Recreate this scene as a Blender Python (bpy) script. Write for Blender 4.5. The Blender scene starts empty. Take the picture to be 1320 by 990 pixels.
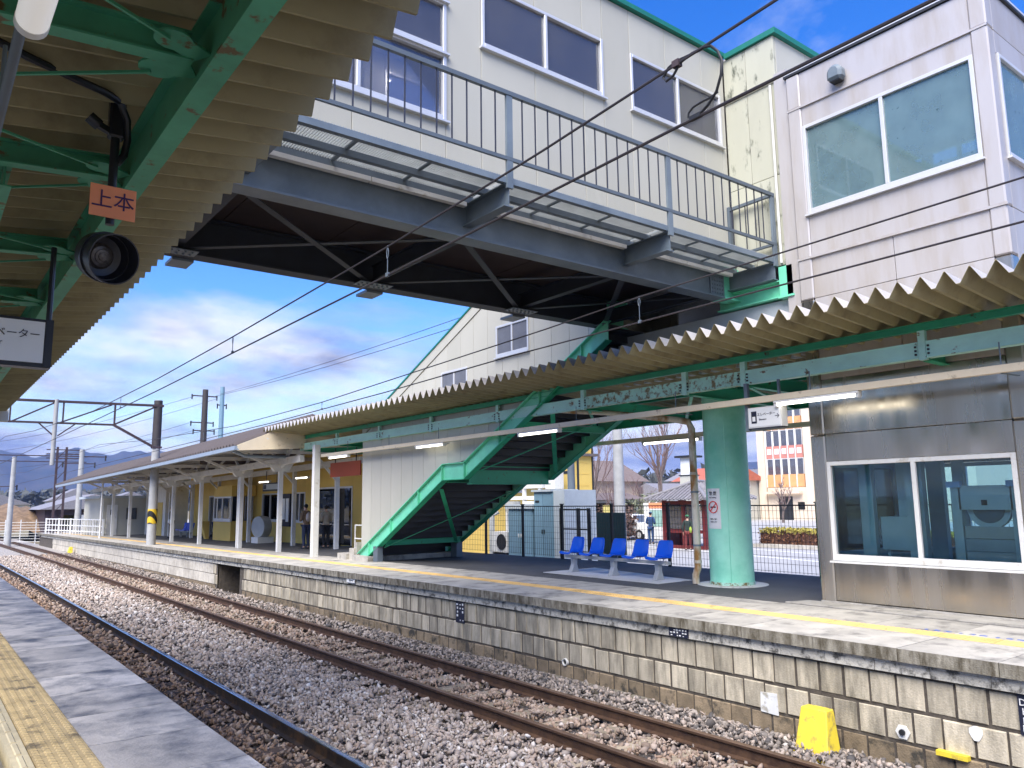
import bpy, math, random
import numpy as np
from mathutils import Vector, Matrix
random.seed(7); rng = np.random.default_rng(7)
sc = bpy.context.scene
COL = sc.collection

# ------------------------------------------------------------------ camera, sky, sun, exposure
cam_d = bpy.data.cameras.new("camera"); cam = bpy.data.objects.new("camera", cam_d); COL.objects.link(cam)
cam_d.sensor_fit = 'HORIZONTAL'; cam_d.sensor_width = 36.0; cam_d.lens = 1003.45 / 1320 * 36.0
cam_d.clip_start = 0.05; cam_d.clip_end = 20000
CAMROT = ((0.792423, -0.080146, -0.604684), (-0.609829, -0.125553, -0.782525), (-0.013203, 0.988844, -0.148367))
cam.matrix_world = Matrix.Translation((0, 0, 2.52)) @ Matrix(CAMROT).to_4x4()
sc.camera = cam
SUN_EL, SUN_AZ = 51.0, -122.0      # azimuth: direction the light comes from, measured from +Y towards +X
world = bpy.data.worlds.new("World"); sc.world = world; world.use_nodes = True
def build_world():
    nt = world.node_tree; N = nt.nodes; L = nt.links; N.clear()
    out = N.new('ShaderNodeOutputWorld'); bg = N.new('ShaderNodeBackground'); bg.inputs[1].default_value = 0.084
    sky = N.new('ShaderNodeTexSky'); sky.sky_type = 'NISHITA'; sky.sun_disc = False
    sky.sun_elevation = math.radians(SUN_EL); sky.sun_rotation = math.radians(SUN_AZ)
    sky.air_density = 1.0; sky.dust_density = 0.25; sky.ozone_density = 2.2
    hsv = N.new('ShaderNodeHueSaturation'); hsv.inputs['Saturation'].default_value = 1.42; hsv.inputs['Hue'].default_value = 0.518; L.new(sky.outputs[0], hsv.inputs['Color'])
    tc = N.new('ShaderNodeTexCoord'); sep = N.new('ShaderNodeSeparateXYZ'); L.new(tc.outputs['Generated'], sep.inputs[0])
    def m(op, a, b=None, c=None):
        n = N.new('ShaderNodeMath'); n.operation = op
        for i, v in enumerate((a, b, c)):
            if v is None: continue
            if isinstance(v, (int, float)): n.inputs[i].default_value = v
            else: L.new(v, n.inputs[i])
        return n.outputs[0]
    zc = m('MAXIMUM', sep.outputs[2], 0.0); d = m('ADD', zc, 0.22)
    cx = m('DIVIDE', sep.outputs[0], d); cy = m('DIVIDE', sep.outputs[1], d)
    cmb = N.new('ShaderNodeCombineXYZ'); L.new(cx, cmb.inputs[0]); L.new(cy, cmb.inputs[1]); cmb.inputs[2].default_value = 18.0
    nz = N.new('ShaderNodeTexNoise'); nz.inputs['Scale'].default_value = 1.15; nz.inputs['Detail'].default_value = 9
    nz.inputs['Roughness'].default_value = 0.6; nz.inputs['Distortion'].default_value = 0.3; L.new(cmb.outputs[0], nz.inputs['Vector'])
    # cloud cover grows towards the horizon all the way round
    hz = N.new('ShaderNodeMapRange'); L.new(sep.outputs[2], hz.inputs[0]); hz.inputs[1].default_value = 0.04; hz.inputs[2].default_value = 0.27
    hz.inputs[3].default_value = 0.26; hz.inputs[4].default_value = -0.03
    f = m('ADD', nz.outputs[0], hz.outputs[0])
    fr = N.new('ShaderNodeMapRange'); L.new(f, fr.inputs[0]); fr.inputs[1].default_value = 0.48; fr.inputs[2].default_value = 0.70; fr.clamp = True
    n2 = N.new('ShaderNodeTexNoise'); n2.inputs['Scale'].default_value = 2.3; n2.inputs['Detail'].default_value = 8; n2.inputs['Roughness'].default_value = 0.55
    ofs = N.new('ShaderNodeVectorMath'); ofs.operation = 'ADD'; ofs.inputs[1].default_value = (5.2, 1.3, 2.0); L.new(cmb.outputs[0], ofs.inputs[0]); L.new(ofs.outputs[0], n2.inputs['Vector'])
    cr = N.new('ShaderNodeValToRGB'); L.new(n2.outputs[0], cr.inputs[0])
    cr.color_ramp.elements[0].position = 0.38; cr.color_ramp.elements[0].color = (1.35, 1.5, 2.25, 1)
    cr.color_ramp.elements[1].position = 0.60; cr.color_ramp.elements[1].color = (3.7, 3.8, 4.15, 1)
    mx = N.new('ShaderNodeMix'); mx.data_type = 'RGBA'; L.new(fr.outputs[0], mx.inputs[0]); L.new(hsv.outputs[0], mx.inputs[6]); L.new(cr.outputs[0], mx.inputs[7])
    L.new(mx.outputs[2], bg.inputs[0]); L.new(bg.outputs[0], out.inputs[0])
build_world()
sun_d = bpy.data.lights.new("sun", 'SUN'); sun_d.energy = 2.4; sun_d.angle = math.radians(50); sun_d.color = (1.0, 0.95, 0.87)
sun = bpy.data.objects.new("sun", sun_d); COL.objects.link(sun)
_az, _el = math.radians(SUN_AZ), math.radians(SUN_EL)
sun.rotation_euler = Vector((math.sin(_az) * math.cos(_el), math.cos(_az) * math.cos(_el), math.sin(_el))).to_track_quat('Z', 'Y').to_euler()
sun.location = (-30, 10, 40)
sc.view_settings.view_transform = 'Standard'; sc.view_settings.look = 'None'; sc.view_settings.gamma = 1.0
sc.view_settings.use_curve_mapping = False; sc.view_settings.exposure = 1.80
sc.render.engine = 'CYCLES'; sc.cycles.use_denoising = True
sc.cycles.max_bounces = 8; sc.cycles.diffuse_bounces = 4; sc.cycles.glossy_bounces = 3; sc.cycles.transmission_bounces = 4; sc.cycles.transparent_max_bounces = 12
sc.cycles.caustics_reflective = False; sc.cycles.caustics_refractive = False; sc.cycles.sample_clamp_indirect = 6

# ------------------------------------------------------------------ materials
def mat(name, col, rough=0.6, metal=0.0, var=0.15, scale=3.0, bump=0.0, bscale=40.0, col2=None, amt=0.0, scale2=4.0, rnd=0.0, stretch=(1, 1, 1), soft=0.06, spec=0.5, detail=6, wave=None):
    """procedural paint / stone / metal: noise-mottled base, an optional second colour in patches (rust, dirt, moss), fine relief"""
    m = bpy.data.materials.new(name); m.use_nodes = True; nt = m.node_tree; N = nt.nodes; L = nt.links
    b = N['Principled BSDF']; b.inputs['Roughness'].default_value = rough; b.inputs['Metallic'].default_value = metal
    b.inputs['Specular IOR Level'].default_value = spec
    tc = N.new('ShaderNodeTexCoord'); oi = N.new('ShaderNodeObjectInfo')
    mul = N.new('ShaderNodeMath'); mul.operation = 'MULTIPLY'; mul.inputs[1].default_value = 57.0; L.new(oi.outputs['Random'], mul.inputs[0])
    ad = N.new('ShaderNodeVectorMath'); ad.operation = 'ADD'; L.new(tc.outputs['Object'], ad.inputs[0]); L.new(mul.outputs[0], ad.inputs[1])
    mp = N.new('ShaderNodeMapping'); mp.inputs['Scale'].default_value = stretch; L.new(ad.outputs[0], mp.inputs[0])
    nz = N.new('ShaderNodeTexNoise'); nz.inputs['Scale'].default_value = scale; nz.inputs['Detail'].default_value = detail; nz.inputs['Roughness'].default_value = 0.62
    L.new(mp.outputs[0], nz.inputs['Vector'])
    mr = N.new('ShaderNodeMapRange'); mr.inputs[1].default_value = 0.3; mr.inputs[2].default_value = 0.7; mr.inputs[3].default_value = 1 - var; mr.inputs[4].default_value = 1 + var
    L.new(nz.outputs[0], mr.inputs[0]); fac = mr.outputs[0]
    if rnd:
        r2 = N.new('ShaderNodeMapRange'); r2.inputs[3].default_value = 1 - rnd; r2.inputs[4].default_value = 1 + rnd; L.new(oi.outputs['Random'], r2.inputs[0])
        mm = N.new('ShaderNodeMath'); mm.operation = 'MULTIPLY'; L.new(fac, mm.inputs[0]); L.new(r2.outputs[0], mm.inputs[1]); fac = mm.outputs[0]
    vm = N.new('ShaderNodeVectorMath'); vm.operation = 'SCALE'; vm.inputs[0].default_value = col; L.new(fac, vm.inputs['Scale']); c = vm.outputs[0]
    if col2 is not None and amt > 0:
        n2 = N.new('ShaderNodeTexNoise'); n2.inputs['Scale'].default_value = scale2; n2.inputs['Detail'].default_value = 8; n2.inputs['Roughness'].default_value = 0.65; L.new(mp.outputs[0], n2.inputs['Vector'])
        m2 = N.new('ShaderNodeMapRange'); t = 0.72 - 0.44 * amt; m2.inputs[1].default_value = t - soft; m2.inputs[2].default_value = t + soft; L.new(n2.outputs[0], m2.inputs[0])
        mx = N.new('ShaderNodeMix'); mx.data_type = 'RGBA'; L.new(m2.outputs[0], mx.inputs[0]); L.new(c, mx.inputs[6]); mx.inputs[7].default_value = (*col2, 1); c = mx.outputs[2]
    L.new(c, b.inputs['Base Color'])
    if bump:
        nb = N.new('ShaderNodeTexNoise'); nb.inputs['Scale'].default_value = bscale; nb.inputs['Detail'].default_value = 5; L.new(ad.outputs[0], nb.inputs['Vector'])
        bp = N.new('ShaderNodeBump'); bp.inputs['Strength'].default_value = bump; bp.inputs['Distance'].default_value = 0.02; L.new(nb.outputs[0], bp.inputs['Height']); L.new(bp.outputs[0], b.inputs['Normal'])
    if metal > 0.5:
        mr2 = N.new('ShaderNodeMapRange'); mr2.inputs[1].default_value = 0.3; mr2.inputs[2].default_value = 0.7; mr2.inputs[3].default_value = max(0.02, rough - 0.12); mr2.inputs[4].default_value = rough + 0.12
        L.new(nz.outputs[0], mr2.inputs[0]); L.new(mr2.outputs[0], b.inputs['Roughness'])
    return m
def emis(name, col, s):
    m = bpy.data.materials.new(name); m.use_nodes = True; b = m.node_tree.nodes['Principled BSDF']
    b.inputs['Base Color'].default_value = (0.8, 0.8, 0.8, 1); b.inputs['Emission Color'].default_value = (*col, 1); b.inputs['Emission Strength'].default_value = s
    return m
def glass(name, tint, gloss=0.12, rough=0.02, film=0.0, film_col=(0.5, 0.55, 0.55)):
    m = bpy.data.materials.new(name); m.use_nodes = True; nt = m.node_tree; N = nt.nodes; L = nt.links; N.clear()
    out = N.new('ShaderNodeOutputMaterial'); tr = N.new('ShaderNodeBsdfTransparent'); tr.inputs[0].default_value = (*tint, 1)
    gl = N.new('ShaderNodeBsdfGlossy'); gl.inputs['Roughness'].default_value = rough; gl.inputs[0].default_value = (0.95, 0.97, 1, 1)
    fr = N.new('ShaderNodeFresnel'); fr.inputs[0].default_value = 1.5
    ma = N.new('ShaderNodeMath'); ma.operation = 'ADD'; ma.inputs[1].default_value = gloss; ma.use_clamp = True; L.new(fr.outputs[0], ma.inputs[0])
    mx = N.new('ShaderNodeMixShader'); L.new(ma.outputs[0], mx.inputs[0]); L.new(tr.outputs[0], mx.inputs[1]); L.new(gl.outputs[0], mx.inputs[2]); res = mx.outputs[0]
    if film:  # diffuse layer lightens the glass in place of light reflected on it
        df = N.new('ShaderNodeBsdfDiffuse'); df.inputs[0].default_value = (*film_col, 1)
        tc = N.new('ShaderNodeTexCoord'); nz = N.new('ShaderNodeTexNoise'); nz.inputs['Scale'].default_value = 2.5; nz.inputs['Detail'].default_value = 8; L.new(tc.outputs['Object'], nz.inputs['Vector'])
        mr = N.new('ShaderNodeMapRange'); mr.inputs[1].default_value = 0.3; mr.inputs[2].default_value = 0.75; mr.inputs[3].default_value = film * 0.85; mr.inputs[4].default_value = film * 1.15; L.new(nz.outputs[0], mr.inputs[0])
        m2 = N.new('ShaderNodeMixShader'); L.new(mr.outputs[0], m2.inputs[0]); L.new(res, m2.inputs[1]); L.new(df.outputs[0], m2.inputs[2]); res = m2.outputs[0]
        if film > 0.25:      # bird specks and mildew spots
            d2 = N.new('ShaderNodeBsdfDiffuse'); d2.inputs[0].default_value = (0.02, 0.05, 0.06, 1); n3 = N.new('ShaderNodeTexNoise'); n3.inputs['Scale'].default_value = 11; n3.inputs['Detail'].default_value = 3; L.new(tc.outputs['Object'], n3.inputs['Vector'])
            r3 = N.new('ShaderNodeMapRange'); r3.inputs[1].default_value = 0.70; r3.inputs[2].default_value = 0.74; r3.inputs[4].default_value = 0.8; L.new(n3.outputs[0], r3.inputs[0]); m3 = N.new('ShaderNodeMixShader'); L.new(r3.outputs[0], m3.inputs[0]); L.new(res, m3.inputs[1]); L.new(d2.outputs[0], m3.inputs[2]); res = m3.outputs[0]
    L.new(res, out.inputs[0]); return m

RUST = (0.10, 0.045, 0.018); GRIME = (0.05, 0.045, 0.035)
M = {}
M['ground'] = mat('earth', (0.16, 0.13, 0.085), 0.95, var=0.4, scale=0.15, col2=(0.20, 0.17, 0.09), amt=0.5, scale2=0.05, bump=0.5, bscale=3)
M['bed'] = mat('ballast_gap_shade', (0.075, 0.062, 0.052), 0.95, var=0.5, scale=22, bump=1.0, bscale=26, col2=(0.22, 0.20, 0.19), amt=0.4, scale2=30)  # kept dark to paint the shade in gaps between the stones
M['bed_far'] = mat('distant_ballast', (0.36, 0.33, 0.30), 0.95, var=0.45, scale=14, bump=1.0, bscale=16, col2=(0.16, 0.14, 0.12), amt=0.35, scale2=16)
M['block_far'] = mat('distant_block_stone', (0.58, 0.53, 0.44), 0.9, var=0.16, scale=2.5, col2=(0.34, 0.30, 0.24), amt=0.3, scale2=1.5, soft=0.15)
M['conc'] = mat('concrete', (0.44, 0.41, 0.355), 0.85, var=0.22, scale=2.2, bump=0.25, bscale=60, col2=(0.16, 0.15, 0.135), amt=0.26, scale2=2.6, rnd=0.09, soft=0.10, detail=12)
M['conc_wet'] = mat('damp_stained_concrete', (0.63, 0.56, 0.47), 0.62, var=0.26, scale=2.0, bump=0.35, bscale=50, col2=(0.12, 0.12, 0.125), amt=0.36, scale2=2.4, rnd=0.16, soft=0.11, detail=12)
M['edge'] = mat('weathered_edge_concrete', (0.30, 0.275, 0.22), 0.9, var=0.3, scale=5, bump=0.4, bscale=70, col2=(0.085, 0.07, 0.045), amt=0.52, scale2=6, stretch=(1, 1.6, 0.5), soft=0.12, rnd=0.1)
M['coping'] = mat('speckled_coping_concrete', (0.58, 0.55, 0.48), 0.9, var=0.25, scale=9, bump=0.5, bscale=60, col2=(0.10, 0.095, 0.085), amt=0.40, scale2=9, soft=0.08, rnd=0.12)
M['block'] = mat('pale_block_stone', (0.52, 0.455, 0.34), 0.9, var=0.18, scale=4, bump=0.35, bscale=50, col2=(0.13, 0.115, 0.085), amt=0.34, scale2=3.2, stretch=(1, 1.7, 0.4), rnd=0.20, soft=0.16)
M['block_low'] = mat('brown_footing_stone', (0.25, 0.19, 0.12), 0.9, var=0.3, scale=5, bump=0.4, bscale=50, rnd=0.2, col2=GRIME, amt=0.3)
M['mortar'] = mat('dark_mortar', (0.085, 0.07, 0.055), 0.95, var=0.4, scale=9, bump=0.4)
M['asphalt'] = mat('platform_asphalt', (0.098, 0.094, 0.090), 0.8, var=0.25, scale=1.2, bump=0.5, bscale=180, col2=(0.10, 0.10, 0.10), amt=0.3, scale2=0.8, soft=0.15)
M['road'] = mat('road_asphalt', (0.38, 0.375, 0.37), 0.85, var=0.12, scale=0.4, bump=0.3, bscale=90)
M['tile_y'] = mat('yellow_tactile_tile', (0.74, 0.475, 0.17), 0.7, var=0.2, scale=3, rnd=0.08, col2=(0.35, 0.26, 0.12), amt=0.2)
M['tile_o'] = mat('worn_ochre_tactile_tile', (0.56, 0.41, 0.19), 0.75, var=0.22, scale=5, rnd=0.1, col2=(0.17, 0.13, 0.07), amt=0.28, bump=0.2)
M['tile_l'] = mat('pale_yellow_guide_tile', (0.60, 0.50, 0.30), 0.7, var=0.15, scale=5, rnd=0.07)
M['rail_rust'] = mat('rusty_rail_steel', (0.085, 0.045, 0.024), 0.75, 0.15, var=0.35, scale=6, bump=0.3, bscale=60, col2=(0.06, 0.03, 0.018), amt=0.35, scale2=8)
M['rail_side'] = mat('dark_rail_steel', (0.028, 0.02, 0.016), 0.7, 0.2, var=0.4, scale=7, bump=0.3, col2=(0.08, 0.045, 0.022), amt=0.3)
M['rail_top'] = mat('polished_rail_steel', (0.72, 0.73, 0.75), 0.22, 1.0, var=0.08, scale=4, stretch=(8, 0.6, 1))
M['rail_top_r'] = mat('browned_rail_head', (0.22, 0.14, 0.09), 0.5, 0.5, var=0.3, scale=5)
M['sleeper'] = mat('weathered_sleeper', (0.34, 0.28, 0.20), 0.9, var=0.25, scale=4, bump=0.5, bscale=30, stretch=(0.4, 6, 6), rnd=0.25)
M['sleeper_d'] = mat('creosote_sleeper', (0.075, 0.05, 0.035), 0.9, var=0.35, scale=4, bump=0.5, bscale=30, stretch=(0.4, 6, 6), rnd=0.3)
M['cream'] = mat('cream_wall_paint', (0.48, 0.465, 0.395), 0.6, var=0.05, scale=0.8, col2=(0.42, 0.41, 0.34), amt=0.12, scale2=1.6, rnd=0.035, stretch=(1, 1, 0.35), soft=0.14)
M['cream_d'] = mat('streaked_cream_paint', (0.48, 0.475, 0.375), 0.65, var=0.07, scale=1.2, col2=(0.10, 0.11, 0.08), amt=0.22, scale2=5, rnd=0.03, stretch=(1, 1, 0.4), soft=0.05)
M['teal'] = mat('teal_roof_trim', (0.01, 0.17, 0.125), 0.5, var=0.1)
M['mint'] = mat('mint_green_paint', (0.48, 0.80, 0.67), 0.5, var=0.12, scale=2.5, col2=(0.17, 0.10, 0.035), amt=0.20, scale2=5.5, soft=0.025, stretch=(1, 0.7, 1.3))
M['mint_rust'] = mat('rusting_mint_paint', (0.44, 0.74, 0.60), 0.6, var=0.15, scale=2.5, col2=(0.22, 0.175, 0.075), amt=0.42, scale2=9.0, soft=0.05)
M['mint_col'] = mat('mint_column_paint', (0.36, 0.80, 0.61), 0.5, var=0.12, scale=1.5, col2=(0.17, 0.62, 0.42), amt=0.40, scale2=1.1, soft=0.16)
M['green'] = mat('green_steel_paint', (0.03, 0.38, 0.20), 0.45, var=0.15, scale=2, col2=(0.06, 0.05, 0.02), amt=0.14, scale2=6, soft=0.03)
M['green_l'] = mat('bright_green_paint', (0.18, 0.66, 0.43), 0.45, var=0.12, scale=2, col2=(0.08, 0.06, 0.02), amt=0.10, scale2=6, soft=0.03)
M['green_d'] = mat('old_green_beam_paint', (0.075, 0.34, 0.20), 0.55, var=0.2, scale=3, col2=(0.13, 0.09, 0.035), amt=0.24, scale2=7, soft=0.03)
M['olive'] = mat('olive_folded_sheet', (0.36, 0.31, 0.17), 0.6, rnd=0.07, var=0.08, scale=1.2, col2=(0.20, 0.16, 0.08), amt=0.2, scale2=2.5, soft=0.12)
M['roof_brown'] = mat('brown_grey_roof_sheet', (0.115, 0.095, 0.09), 0.85, var=0.12, scale=1.5)
M['fascia'] = mat('blue_grey_gutter', (0.27, 0.33, 0.40), 0.5, var=0.1)
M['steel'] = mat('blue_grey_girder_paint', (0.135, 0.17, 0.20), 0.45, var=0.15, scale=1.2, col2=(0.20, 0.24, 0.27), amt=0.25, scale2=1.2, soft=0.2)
M['baluster'] = mat('dark_baluster_paint', (0.035, 0.038, 0.055), 0.5, var=0.1)
M['depth'] = mat('unlit_room_paint', (0.13, 0.14, 0.17), 0.8, var=0.15)  # dark colour stands in for an unlit interior
M['steel_shaded'] = mat('shaded_girder_paint', (0.022, 0.027, 0.037), 0.6, var=0.2)  # girder paint darkened to put the underside's shade into the colour
M['steel_l'] = mat('grey_railing_paint', (0.105, 0.13, 0.155), 0.5, var=0.12)
M['grate'] = mat('galvanised_grating', (0.42, 0.45, 0.46), 0.5, 0.3, var=0.15)
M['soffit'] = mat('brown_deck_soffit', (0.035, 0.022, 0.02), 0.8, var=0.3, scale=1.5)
M['white'] = mat('white_paint', (0.72, 0.71, 0.67), 0.55, var=0.08, scale=3, col2=(0.45, 0.40, 0.30), amt=0.14, scale2=4)
M['white_c'] = mat('clean_white_plate', (0.80, 0.80, 0.78), 0.5, var=0.03)
M['pipe_w'] = mat('rust_stained_white_pipe', (0.62, 0.58, 0.47), 0.55, var=0.12, scale=4, col2=(0.32, 0.16, 0.04), amt=0.36, scale2=3.0, stretch=(1, 1, 0.5), soft=0.08)
M['stainless'] = mat('brushed_stainless', (0.55, 0.50, 0.425), 0.26, 1.0, var=0.05, scale=0.8, stretch=(1, 3.0, 0.25), col2=(0.36, 0.32, 0.26), amt=0.22, scale2=0.7, soft=0.25)
M['stain_up'] = mat('satin_pale_panel', (0.50, 0.47, 0.455), 0.42, 0.25, var=0.04, scale=1.2, stretch=(1, 1.5, 0.25), col2=(0.40, 0.34, 0.27), amt=0.16, scale2=2.6, soft=0.2)
M['alu'] = mat('aluminium_frame', (0.66, 0.66, 0.66), 0.4, 0.35, var=0.05)
M['dark'] = mat('black_steel', (0.018, 0.019, 0.022), 0.5, var=0.2)
M['blackish'] = mat('black_cable', (0.012, 0.012, 0.013), 0.55, var=0.2)
M['wire'] = mat('bronzed_wire', (0.05, 0.042, 0.045), 0.5, 0.3, var=0.2)
M['signal'] = mat('black_signal_enamel', (0.016, 0.018, 0.026), 0.35, var=0.2)
M['orange'] = mat('orange_plate', (0.95, 0.33, 0.16), 0.5, var=0.05, scale=5)
M['navy'] = mat('navy_plate', (0.014, 0.016, 0.035), 0.5, var=0.1)
M['seat'] = mat('blue_plastic', (0.01, 0.11, 0.72), 0.12, var=0.05, spec=0.6)
M['legs'] = mat('cast_grey_leg', (0.42, 0.43, 0.42), 0.5, var=0.1)
M['yellow'] = mat('yellow_paint', (0.80, 0.62, 0.05), 0.6, var=0.12, scale=4, col2=(0.42, 0.30, 0.08), amt=0.3, scale2=7)
M['yellow_wall'] = mat('yellow_siding', (0.72, 0.50, 0.12), 0.65, var=0.06, scale=1)
M['cab_blue'] = mat('blue_grey_cabinet', (0.17, 0.29, 0.37), 0.5, var=0.08, rnd=0.1)
M['cab_grey'] = mat('pale_grey_cabinet', (0.45, 0.50, 0.53), 0.5, var=0.08)
M['pole'] = mat('concrete_pole', (0.36, 0.36, 0.35), 0.8, var=0.15, scale=3, rnd=0.1)
M['pole_d'] = mat('dark_pole', (0.045, 0.038, 0.038), 0.7, var=0.2)
M['gantry'] = mat('rusty_gantry_steel', (0.055, 0.035, 0.04), 0.7, var=0.3, scale=4)
M['red'] = mat('dark_red_paint', (0.13, 0.018, 0.02), 0.5, var=0.12)
M['banner'] = mat('red_board', (0.36, 0.06, 0.02), 0.55, var=0.08)
M['tileroof'] = mat('grey_clay_tile', (0.20, 0.19, 0.20), 0.6, var=0.2, scale=8, rnd=0.2)
M['pane'] = glass('window_pane', (0.74, 0.74, 0.78), 0.05, film=0.15, film_col=(0.40, 0.40, 0.45))  # grey layer painted in for light on the panes
M['pane_dark'] = glass('smoky_pane', (0.45, 0.48, 0.52), 0.06)
M['pane_teal'] = glass('dusty_sheen_pane', (0.42, 0.62, 0.66), 0.03, 0.03, film=0.30, film_col=(0.36, 0.55, 0.58))  # teal layer paints the reflected sky; dark specks are grime
M['pane_low'] = glass('teal_lift_pane', (0.72, 0.86, 0.90), -0.01)
M['rail_cream'] = mat('cream_conduit_paint', (0.78, 0.66, 0.47), 0.55, var=0.08, scale=2, col2=(0.35, 0.26, 0.15), amt=0.16, scale2=4)
M['pale_conc'] = mat('pale_screed', (0.66, 0.64, 0.60), 0.8, var=0.1, scale=2, col2=(0.4, 0.38, 0.35), amt=0.2)
M['sheet_top'] = mat('skylit_sheet_top', (0.55, 0.52, 0.50), 0.5, 0.2, var=0.12)  # sheet tops painted paler for the sky light falling on them
M['tube'] = emis('lit_tube', (1.0, 0.96, 0.86), 1.6)
M['tube_off'] = emis('unlit_tube_glow', (1.0, 0.95, 0.88), 0.10)  # faint glow added to an unlit lamp that sits in shade
M['ceiling_lamp'] = emis('lit_panel', (1.0, 0.95, 0.8), 14.0)
M['interior'] = mat('pale_interior', (0.58, 0.57, 0.58), 0.8, var=0.05)
M['machine'] = mat('grey_green_machine_paint', (0.54, 0.60, 0.60), 0.5, var=0.08)
M['bark'] = mat('grey_bark', (0.17, 0.13, 0.11), 0.9, var=0.3, scale=6)
M['twig'] = mat('brown_twig', (0.20, 0.13, 0.115), 0.9, var=0.2)
M['hill'] = mat('wooded_hill', (0.028, 0.038, 0.045), 0.95, var=0.45, scale=0.012, col2=(0.07, 0.06, 0.06), amt=0.4, scale2=0.02, soft=0.2, bump=0.0)

# ------------------------------------------------------------------ mesh helpers
def wloc(o):
    v = Vector((0, 0, 0))
    while o is not None: v = v + Vector(o.location); o = o.parent
    return v
def tag(o, label=None, cat=None, group=None, kind=None):
    if label: o['label'] = label
    if cat: o['category'] = cat
    if group: o['group'] = group
    if kind: o['kind'] = kind
    return o
def empty(name, loc, label=None, cat=None, group=None, kind=None):
    o = bpy.data.objects.new(name, None); COL.objects.link(o); o.location = loc; o.empty_display_size = 0.2
    return tag(o, label, cat, group, kind)
class MB:
    def __init__(s): s.v = []; s.f = []; s.mi = []
    def add(s, vs, fs, mi=0):
        n = len(s.v); s.v.extend([tuple(v) for v in vs]); s.f.extend([tuple(i + n for i in f) for f in fs]); s.mi.extend([mi] * len(fs)); return s
    def box(s, x0, x1, y0, y1, z0, z1, mi=0):
        return s.add([(x0, y0, z0), (x1, y0, z0), (x1, y1, z0), (x0, y1, z0), (x0, y0, z1), (x1, y0, z1), (x1, y1, z1), (x0, y1, z1)],
                     [(0, 3, 2, 1), (4, 5, 6, 7), (0, 1, 5, 4), (1, 2, 6, 5), (2, 3, 7, 6), (3, 0, 4, 7)], mi)
    def bar(s, p, q, w, h=None, up=(0, 0, 1)):
        p = Vector(p); q = Vector(q); d = (q - p).normalized(); h = h or w; up = Vector(up)
        if abs(d.dot(up)) > 0.95: up = Vector((1, 0, 0))
        a = d.cross(up).normalized() * (w / 2); b = a.cross(d).normalized() * (h / 2)
        vs = [c + i * a + j * b for c in (p, q) for i, j in ((-1, -1), (1, -1), (1, 1), (-1, 1))]
        return s.add(vs, [(0, 1, 2, 3), (7, 6, 5, 4), (0, 4, 5, 1), (1, 5, 6, 2), (2, 6, 7, 3), (3, 7, 4, 0)])
    def ibeam(s, p, q, W, H, tf=0.015, tw=0.012, up=(0, 0, 1)):
        """p, q: centre line of the beam"""
        p = Vector(p); q = Vector(q); d = (q - p).normalized(); up = Vector(up); a = d.cross(up).normalized(); b = a.cross(d).normalized()
        o = b * (H / 2 - tf / 2)
        s.bar(p + o, q + o, W, tf, up); s.bar(p - o, q - o, W, tf, up); s.bar(p, q, tw, H - 2 * tf, up); return s
    def tube(s, pts, r, n=8):
        pts = [Vector(p) for p in pts]; k = len(pts); rs = r if isinstance(r, (list, tuple)) else [r] * k; vs = []; prev = None
        for i, p in enumerate(pts):
            d = (pts[min(i + 1, k - 1)] - pts[max(i - 1, 0)]).normalized()
            if prev is None: u = d.orthogonal().normalized()
            else: u = (prev - d * prev.dot(d)).normalized()
            prev = u; w = d.cross(u)
            vs += [p + (u * math.cos(2 * math.pi * j / n) + w * math.sin(2 * math.pi * j / n)) * rs[i] for j in range(n)]
        fs = [(i * n + j, i * n + (j + 1) % n, (i + 1) * n + (j + 1) % n, (i + 1) * n + j) for i in range(k - 1) for j in range(n)]
        fs += [tuple(range(n - 1, -1, -1)), tuple(range((k - 1) * n, k * n))]
        return s.add(vs, fs)
    def prism(s, poly, axis, a, b):
        """poly: 2D points in the two other axes (x: (y,z), y: (x,z), z: (x,y))"""
        def P(u, v, t): return {'x': (t, u, v), 'y': (u, t, v), 'z': (u, v, t)}[axis]
        n = len(poly); vs = [P(u, v, a) for u, v in poly] + [P(u, v, b) for u, v in poly]
        return s.add(vs, [tuple(range(n - 1, -1, -1)), tuple(range(n, 2 * n))] + [(i, (i + 1) % n, n + (i + 1) % n, n + i) for i in range(n)])
    def lathe(s, prof, c, n=16):
        """prof: (radius, z) pairs, about a vertical axis through c"""
        c = Vector(c); k = len(prof)
        vs = [(c.x + r * math.cos(2 * math.pi * j / n), c.y + r * math.sin(2 * math.pi * j / n), c.z + z) for r, z in prof for j in range(n)]
        fs = [(i * n + j, i * n + (j + 1) % n, (i + 1) * n + (j + 1) % n, (i + 1) * n + j) for i in range(k - 1) for j in range(n)]
        fs += [tuple(range(n - 1, -1, -1)), tuple(range((k - 1) * n, k * n))]
        return s.add(vs, fs)
    def mesh(s, name, mats, org=(0, 0, 0)):
        me = bpy.data.meshes.new(name); o = Vector(org)
        me.from_pydata([(v[0] - o.x, v[1] - o.y, v[2] - o.z) for v in s.v], [], s.f)
        for m in (mats if isinstance(mats, (list, tuple)) else [mats]): me.materials.append(m)
        if any(s.mi): me.polygons.foreach_set('material_index', s.mi)
        me.validate(); me.update(); return me
    def build(s, name, mats, parent=None, smooth=False, bevel=0.0, label=None, kind=None, fix=True):
        me = s.mesh(name, mats, wloc(parent) if parent else (0, 0, 0))
        o = bpy.data.objects.new(name, me); COL.objects.link(o)
        if parent: o.parent = parent
        if fix: recalc(me)
        if smooth: me.shade_smooth(); 
        if smooth: me.set_sharp_from_angle(angle=math.radians(40))
        if bevel:
            b = o.modifiers.new('bevel', 'BEVEL'); b.width = bevel; b.segments = 1; b.limit_method = 'ANGLE'
        return tag(o, label, None, None, kind)
import bmesh
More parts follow.
